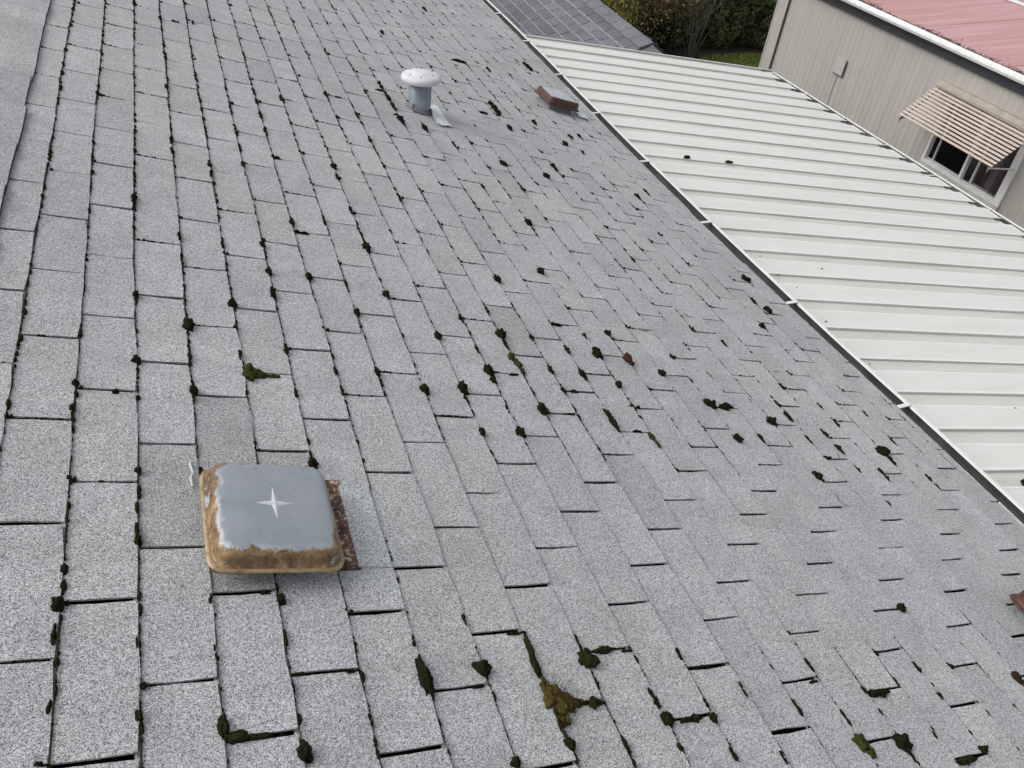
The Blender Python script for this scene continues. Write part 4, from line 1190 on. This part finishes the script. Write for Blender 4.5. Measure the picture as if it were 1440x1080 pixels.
# ------------------------------------------------------------------ shed behind the carport
SA = Vector((5.25, 7.98, 2.2)); SD = Vector((0.046, 1.0, 0)).normalized(); SS = Vector((1, -0.046, 0)).normalized()
shed = thing('shed', (SA.x+.08, 9.8, 0.0), 'shed with a dark slate grey shingle gable roof behind the white carport', 'shed')
SLP = math.radians(22.5)
SLR = {-1: math.radians(21.5), 1: math.radians(30)}
def S(u, v, h, side=-1):
    """u along the ridge, v down the slope, h off it"""
    q = SLR[side]
    d = SS*side*math.cos(q) + Vector((0, 0, -math.sin(q)))
    n = SS*side*math.sin(q) + Vector((0, 0, math.cos(q)))
    return SA + SD*u + d*v + n*h
LU, LV = 3.3, 2.5
m = MB()
for side in (-1, 1):
    q = [S(0, 0, -.004, side), S(LU, 0, -.004, side), S(LU, LV, -.004, side), S(0, LV, -.004, side)]
    q2 = [p + Vector((0, 0, -.03)) for p in q]
    m.add(q + q2, [(0, 1, 2, 3), (7, 6, 5, 4), (0, 3, 7, 4), (2, 1, 5, 6), (3, 2, 6, 7)])
sroof = m.build('roof', M_UNDER, shed)
EXS, TW = 0.143, 0.305
rest = MB(); rt = []
for side in (-1, 1):
    for k in range(int(LV/EXS)+1):
        v0, v1 = k*EXS - .03, min((k+1)*EXS, LV+.015)
        u = -TW + (k*0.41 % 1)*TW
        while u < LU:
            r = random.Random(k*131 + int(u*977) + side)
            ua, ub = max(-.012, u + .006), min(LU+.012, u + TW - .006)
            u += TW
            if ub - ua < .02 or (side < 0 and v0 > LV): continue
            lf = r.gauss(0, .0008)
            q = [S(ua, v0, .002, side), S(ub, v0, .002, side), S(ub, v1, .0105+lf, side), S(ua, v1, .0105+lf, side), S(ub, v1+.001, .0035, side), S(ua, v1+.001, .0035, side), S(ua, v0, -.003, side), S(ub, v0, -.003, side)]
            # thin rim, then the butt, both toned for wear and sky light
            rim_a, rim_b = S(ua, v1-.013, .0100+lf, side), S(ub, v1-.013, .0100+lf, side)
            vs = q + [rim_a, rim_b]
            fs = [(0, 1, 9, 8), (8, 9, 2, 3), (3, 2, 4, 5), (0, 8, 3, 5, 6), (1, 7, 4, 2, 9)]
            if side > 0: fs = [f[::-1] for f in fs]
            t = 1 + r.gauss(0, .10); c = (t, t, t*1.01, 1)
            if side < 0:
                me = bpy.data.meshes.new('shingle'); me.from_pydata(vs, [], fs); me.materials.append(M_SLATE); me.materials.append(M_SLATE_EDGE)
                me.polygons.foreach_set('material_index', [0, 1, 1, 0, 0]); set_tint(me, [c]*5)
                link(bpy.data.objects.new('shingle', me), sroof)
            else:
                rest.add(vs, fs); rt += [c]*5
o = rest.build('shingle_field', M_SLATE, sroof, kind='stuff'); set_tint(o.data, rt)
u = -.015
k = 0
while u < LU:
    m = MB(); r = random.Random(k)
    rows = []
    for t, h in ((0, .017), (1, .013)):
        rows.append([S(u+.33*t, .150, h+.006, -1), S(u+.33*t, .05, h+.006, -1), SA + SD*(u+.33*t) + Vector((0, 0, h+.008)), S(u+.33*t, .05, h+.004, 1), S(u+.33*t, .165, h, 1)])
    m.sweep(rows, None)
    dn = Vector((0, 0, -.014))
    for t in (0,):
        m.quad(rows[0][0], rows[0][0]+dn, rows[1][0]+dn, rows[1][0]); m.quad(rows[1][4], rows[1][4]+dn, rows[0][4]+dn, rows[0][4])
    for b_ in range(4): m.quad(rows[0][b_+1], rows[0][b_+1]+dn, rows[0][b_]+dn, rows[0][b_])
    o = m.build('ridge_cap', M_SLATE, sroof); tt = 1.12 + r.gauss(0, .05); set_tint(o.data, [(tt, tt, tt, 1)]*len(m.f))
    u += .29; k += 1
m = MB()
for side in (-1, 1):
    a, b = S(.0, .0, -.006, side), S(.0, LV, -.006, side)
    q = [a, b, b + Vector((0, 0, -.11)), a + Vector((0, 0, -.11))]
    off = SD*-.03
    m.add([p + off for p in q] + [p + SD*-.002 for p in q], [(0, 1, 2, 3), (7, 6, 5, 4), (0, 4, 5, 1), (2, 6, 7, 3)])
m.build('bargeboard', M_WHITE, shed)
m = MB()
for side in (-1, 1):
    a, b = S(.0, .02, .004, side), S(.0, LV, .004, side)
    m.bar(a + SD*-.022, b + SD*-.022, .03, .012)
m.build('drip_edge', M_DARK_TRIM, shed)
m = MB()
wl, wr = S(.02, LV-.25, -.03, -1), S(.02, LV-.25, -.03, 1)
top = SA + SD*.02 + Vector((0, 0, -.05))
far = SD*(LU-.04)
m.add([(wl.x, wl.y, 0), (wr.x, wr.y, 0), wr, top, wl] , [(0, 1, 2, 3, 4)])
m.add([Vector((wl.x, wl.y, 0)) + far, Vector((wr.x, wr.y, 0)) + far, wr + far, top + far, wl + far], [(4, 3, 2, 1, 0)])
m.quad(Vector((wl.x, wl.y, 0)), wl, wl + far, Vector((wl.x, wl.y, 0)) + far); m.quad(Vector((wr.x, wr.y, 0)) + far, wr + far, wr, Vector((wr.x, wr.y, 0)))
m.build('wall', M_WHITE, shed)
m = MB()
for k in range(8):
    zz = top.z - .10 - k*.10; hw = (top.z - zz)/math.tan(SLP) - .06
    m.box((SA.x - hw, top.y-.018, zz-.004), (SA.x + hw, top.y-.004, zz+.006))
m.build('gable_boards', M_WHITE, shed, kind='stuff')

# ------------------------------------------------------------------ planting beyond
def scatter(name, P, N_, size, tint, mat, parent=None, kind=None, r=rng, elong=1.6, flat=0.5):
    """leaf-sized faces: bent quads at the points P, turned roughly to N_"""
    n = len(P)
    d = r.normal(size=(n, 3)); d /= np.linalg.norm(d, axis=1)[:, None]
    nn = N_*(1-flat) + d*flat; nn /= np.linalg.norm(nn, axis=1)[:, None] + 1e-9
    a = np.cross(nn, r.normal(size=(n, 3))); a /= np.linalg.norm(a, axis=1)[:, None] + 1e-9
    b = np.cross(nn, a)
    s = (size*r.uniform(.6, 1.4, n))[:, None]
    V = np.empty((n, 4, 3)); V[:, 0] = P - a*s*elong; V[:, 1] = P + b*s*.55; V[:, 2] = P + a*s*elong; V[:, 3] = P - b*s*.55
    me = bpy.data.meshes.new(name)
    me.vertices.add(n*4); me.vertices.foreach_set('co', V.ravel().astype(np.float32))
    me.loops.add(n*4); me.loops.foreach_set('vertex_index', np.arange(n*4, dtype=np.int32))
    me.polygons.add(n); me.polygons.foreach_set('loop_start', np.arange(0, n*4, 4, dtype=np.int32)); 
    me.materials.append(mat); me.update(calc_edges=True)
    at = me.attributes.new('tint', 'FLOAT', 'FACE'); at.data.foreach_set('value', tint.astype(np.float32))
    return tag(link(bpy.data.objects.new(name, me), parent), kind=kind)

def hedge(x0, x1, yb, depth, H, label, n, seed):
    root = thing('hedge', ((x0+x1)/2, yb+depth/2, 0), label, 'hedge')
    r = np.random.default_rng(seed)
    P = np.empty((n, 3)); N_ = np.empty((n, 3))
    x = r.uniform(x0, x1, n); z = H*r.random(n)**1.7
    bul = np.array([mnoise.noise(Vector((a*1.7, c*1.4, seed)))*.28 + mnoise.noise(Vector((a*5, c*4.2, seed+5)))*.13 + mnoise.noise(Vector((a*14, c*11, seed+9)))*.05 for a, c in zip(x, z)])
    dep = np.abs(r.normal(0, .10, n))
    y = yb - bul + dep + .05*z - .10*np.exp(-((z-.5)/.4)**2) + .25*np.exp(-z/.12)
    P[:, 0], P[:, 1], P[:, 2] = x, y, z
    N_[:] = (0, -.8, .6)
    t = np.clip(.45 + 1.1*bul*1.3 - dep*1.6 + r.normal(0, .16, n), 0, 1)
    scatter('foliage', P, N_, .024, t, M_HEDGE, root, r=r, elong=1.9, flat=.75)
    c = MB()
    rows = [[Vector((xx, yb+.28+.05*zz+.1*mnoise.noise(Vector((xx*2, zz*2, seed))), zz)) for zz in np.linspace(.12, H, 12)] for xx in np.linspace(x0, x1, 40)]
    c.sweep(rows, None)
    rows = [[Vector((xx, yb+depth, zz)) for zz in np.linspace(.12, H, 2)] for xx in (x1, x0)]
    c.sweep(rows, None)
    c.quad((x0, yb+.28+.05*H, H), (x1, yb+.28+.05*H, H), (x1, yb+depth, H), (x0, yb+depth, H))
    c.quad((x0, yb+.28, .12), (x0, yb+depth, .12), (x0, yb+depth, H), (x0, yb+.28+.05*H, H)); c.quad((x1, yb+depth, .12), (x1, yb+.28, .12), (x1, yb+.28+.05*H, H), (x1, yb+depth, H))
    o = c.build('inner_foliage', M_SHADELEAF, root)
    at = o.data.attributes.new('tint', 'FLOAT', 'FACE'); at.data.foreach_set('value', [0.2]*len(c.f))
    k = 0
    for xx in np.arange(x0+.4, x1, .9):
        m = MB(); m.tube([(xx, yb+depth*.5, 0), (xx+.03, yb+depth*.5, .8), (xx, yb+depth*.5, H*.8)], [.07, .055, .02], 8); m.build('trunk', M_WOOD, root)
hedge(9.7, 14.5, 14.85, 1.2, 3.4, 'tall dark green clipped conifer hedge behind the strip of lawn', 52000, 3)
hedge(4.6, 9.7, 15.5, 1.2, 3.4, 'deeply shaded hedge behind the brown leaved shrub and the shed', 20000, 8)

def twiggy(name, base, n_st, H, spread, label, cat, twig_mat, seed, leaf=None, n_leaf=0, leaf_size=.02, rad=.011, forks=3, droop=0.0):
    root = thing(name, base, label, cat)
    r = random.Random(seed); m = MB(); tips = []
    B = Vector(base)
    for k in range(n_st):
        a = r.uniform(0, 6.28); el = abs(r.gauss(0, 1))*spread
        d = Vector((math.cos(a)*el, math.sin(a)*el, 1)).normalized()
        L = H*r.uniform(.65, 1.05)
        p = B + Vector((math.cos(a), math.sin(a), 0))*r.uniform(0, .09); pts = [p.copy()]
        for q in range(6):
            d = (d + Vector((r.gauss(0, .09), r.gauss(0, .09), .05 - droop*q*.1))).normalized()
            p = p + d*L/6; pts.append(p.copy()); tips.append((p.copy(), d.copy()))
        m.tube(pts, [rad*(1-.14*q) for q in range(7)], 5)
        for f in range(forks):
            q = r.randint(2, 5); p = pts[q].copy(); d2 = (pts[q]-pts[q-1]).normalized()
            d2 = (d2 + Vector((r.gauss(0, .55), r.gauss(0, .55), .1))).normalized()
            l2 = L*r.uniform(.2, .42); pp = [p]
            for s in range(4):
                d2 = (d2 + Vector((r.gauss(0, .12), r.gauss(0, .12), .04))).normalized(); p = p + d2*l2/4; pp.append(p.copy()); tips.append((p.copy(), d2.copy()))
            m.tube(pp, [rad*.5, rad*.42, rad*.34, rad*.26, rad*.15], 4)
    m.build('stem', twig_mat, root)
    return root, tips
br, _ = twiggy('bare_shrub', (9.85, 14.32, 0), 17, 1.75, .42, 'bare multi stemmed shrub with pale twigs in front of the hedge', 'shrub', M_TWIG, 5, forks=5, rad=.008)
def leafy(root, tips, n, size, mat, seed, sp=.10, name='foliage', lo=0.0, hi=1.0):
    r = np.random.default_rng(seed)
    T = np.array([t[0] for t in tips]); i = r.integers(0, len(T), n)
    P = T[i] + r.normal(0, sp, (n, 3)); P[:, 2] = np.maximum(P[:, 2], .03)
    N_ = np.tile(np.array([0, -.4, .9]), (n, 1))
    clumpy = np.array([mnoise.noise(Vector(p*3.0)) for p in P])
    t = np.clip((lo+hi)/2 + clumpy*.45 + r.normal(0, .2, n), lo, hi)
    scatter(name, P, N_, size, t, mat, root, r=r, elong=1.3, flat=.8)
b1, t1 = twiggy('brown_shrub', (8.75, 14.55, 0), 26, 1.7, .55, 'large shrub holding small brown and golden leaves behind the shed roof', 'shrub', M_WOOD, 15, forks=4)
leafy(b1, t1, 5200, .020, M_BEECH, 2, .10); leafy(b1, t1, 2600, .022, M_OLIVE, 4, .14, name='green_foliage')
b2, t2 = twiggy('olive_shrub', (7.55, 14.2, 0), 26, 1.7, .5, 'olive green bushy shrub just over the ridge of the shed', 'shrub', M_WOOD, 25, forks=4)
leafy(b2, t2, 6500, .022, M_OLIVE, 6, .12); leafy(b2, t2, 1500, .018, M_BEECH, 9, .12, name='brown_foliage')
b3, t3 = twiggy('forsythia', (7.35, 13.35, 0), 16, 1.55, .45, 'shrub with bright yellow blossom at the top edge of the photo', 'shrub', M_WOOD, 35, forks=3)
leafy(b3, t3, 1100, .016, M_YELLOW, 7, .07, name='blossom'); leafy(b3, t3, 2200, .02, M_OLIVE, 17, .12)
b4, t4 = twiggy('rose_bush', (8.35, 13.75, 0), 7, .62, .5, 'low bush with one cluster of pale blossom beside the shed ridge', 'shrub', M_WOOD, 45, forks=3, rad=.007)
leafy(b4, t4, 700, .02, M_SHADELEAF, 8, .08)
r = np.random.default_rng(2)
P = np.array([8.50, 13.72, .50]) + r.normal(0, .035, (60, 3)); scatter('blossom', P, np.tile(np.array([0, -.6, .6]), (60, 1)), .02, r.random(60), M_PALE, b4, r=r, elong=1.0)
b5, t5 = twiggy('dark_shrub', (9.05, 14.75, 0), 14, .8, .7, 'low dark evergreen shrub in the shade left of the bare shrub', 'shrub', M_WOOD, 55, forks=3)
leafy(b5, t5, 4200, .022, M_SHADELEAF, 12, .14)
# grass blades on the strip of lawn in view
n = 16000
r = np.random.default_rng(6)
x = r.uniform(9.2, 13.2, n); y = r.uniform(11.6, 14.75, n)
ok = (y < 14.42 + (x-10.15)*.12) & (x > 9.3 + np.maximum(0, y-12.9)*.56)
x, y = x[ok], y[ok]; n = len(x)
P = np.stack([x, y, np.full(n, .028)], 1)
t = np.clip(.5 + np.array([mnoise.noise(Vector((a*1.6, b*1.6, 0)))*.5 + mnoise.noise(Vector((a*6, b*6, 0)))*.3 for a, b in zip(x, y)]) + r.normal(0, .15, n), 0, 1)
N_ = r.normal(size=(n, 3)); N_[:, 2] *= .25; N_ /= np.linalg.norm(N_, axis=1)[:, None]
d = np.zeros((n, 4, 3)); w_ = np.cross(N_, np.array([0, 0, 1.])); w_ /= np.linalg.norm(w_, axis=1)[:, None] + 1e-9
h_ = r.uniform(.025, .06, n)[:, None]
lean = r.normal(0, .025, (n, 3)); lean[:, 2] = 0
d[:, 0] = np.stack([x, y, np.zeros(n)], 1) - w_*.009; d[:, 1] = np.stack([x, y, np.zeros(n)], 1) + w_*.009
d[:, 2] = d[:, 1] + lean + np.concatenate([np.zeros((n, 2)), h_], 1) - w_*.006; d[:, 3] = d[:, 0] + lean + np.concatenate([np.zeros((n, 2)), h_], 1) + w_*.006
me = bpy.data.meshes.new('grass')
me.vertices.add(n*4); me.vertices.foreach_set('co', d.ravel().astype(np.float32)); me.loops.add(n*4); me.loops.foreach_set('vertex_index', np.arange(n*4, dtype=np.int32))
me.polygons.add(n); me.polygons.foreach_set('loop_start', np.arange(0, n*4, 4, dtype=np.int32)); me.materials.append(M_GRASS); me.update(calc_edges=True)
at = me.attributes.new('tint', 'FLOAT', 'FACE'); at.data.foreach_set('value', t.astype(np.float32))
tag(link(bpy.data.objects.new('grass', me)), kind='stuff')
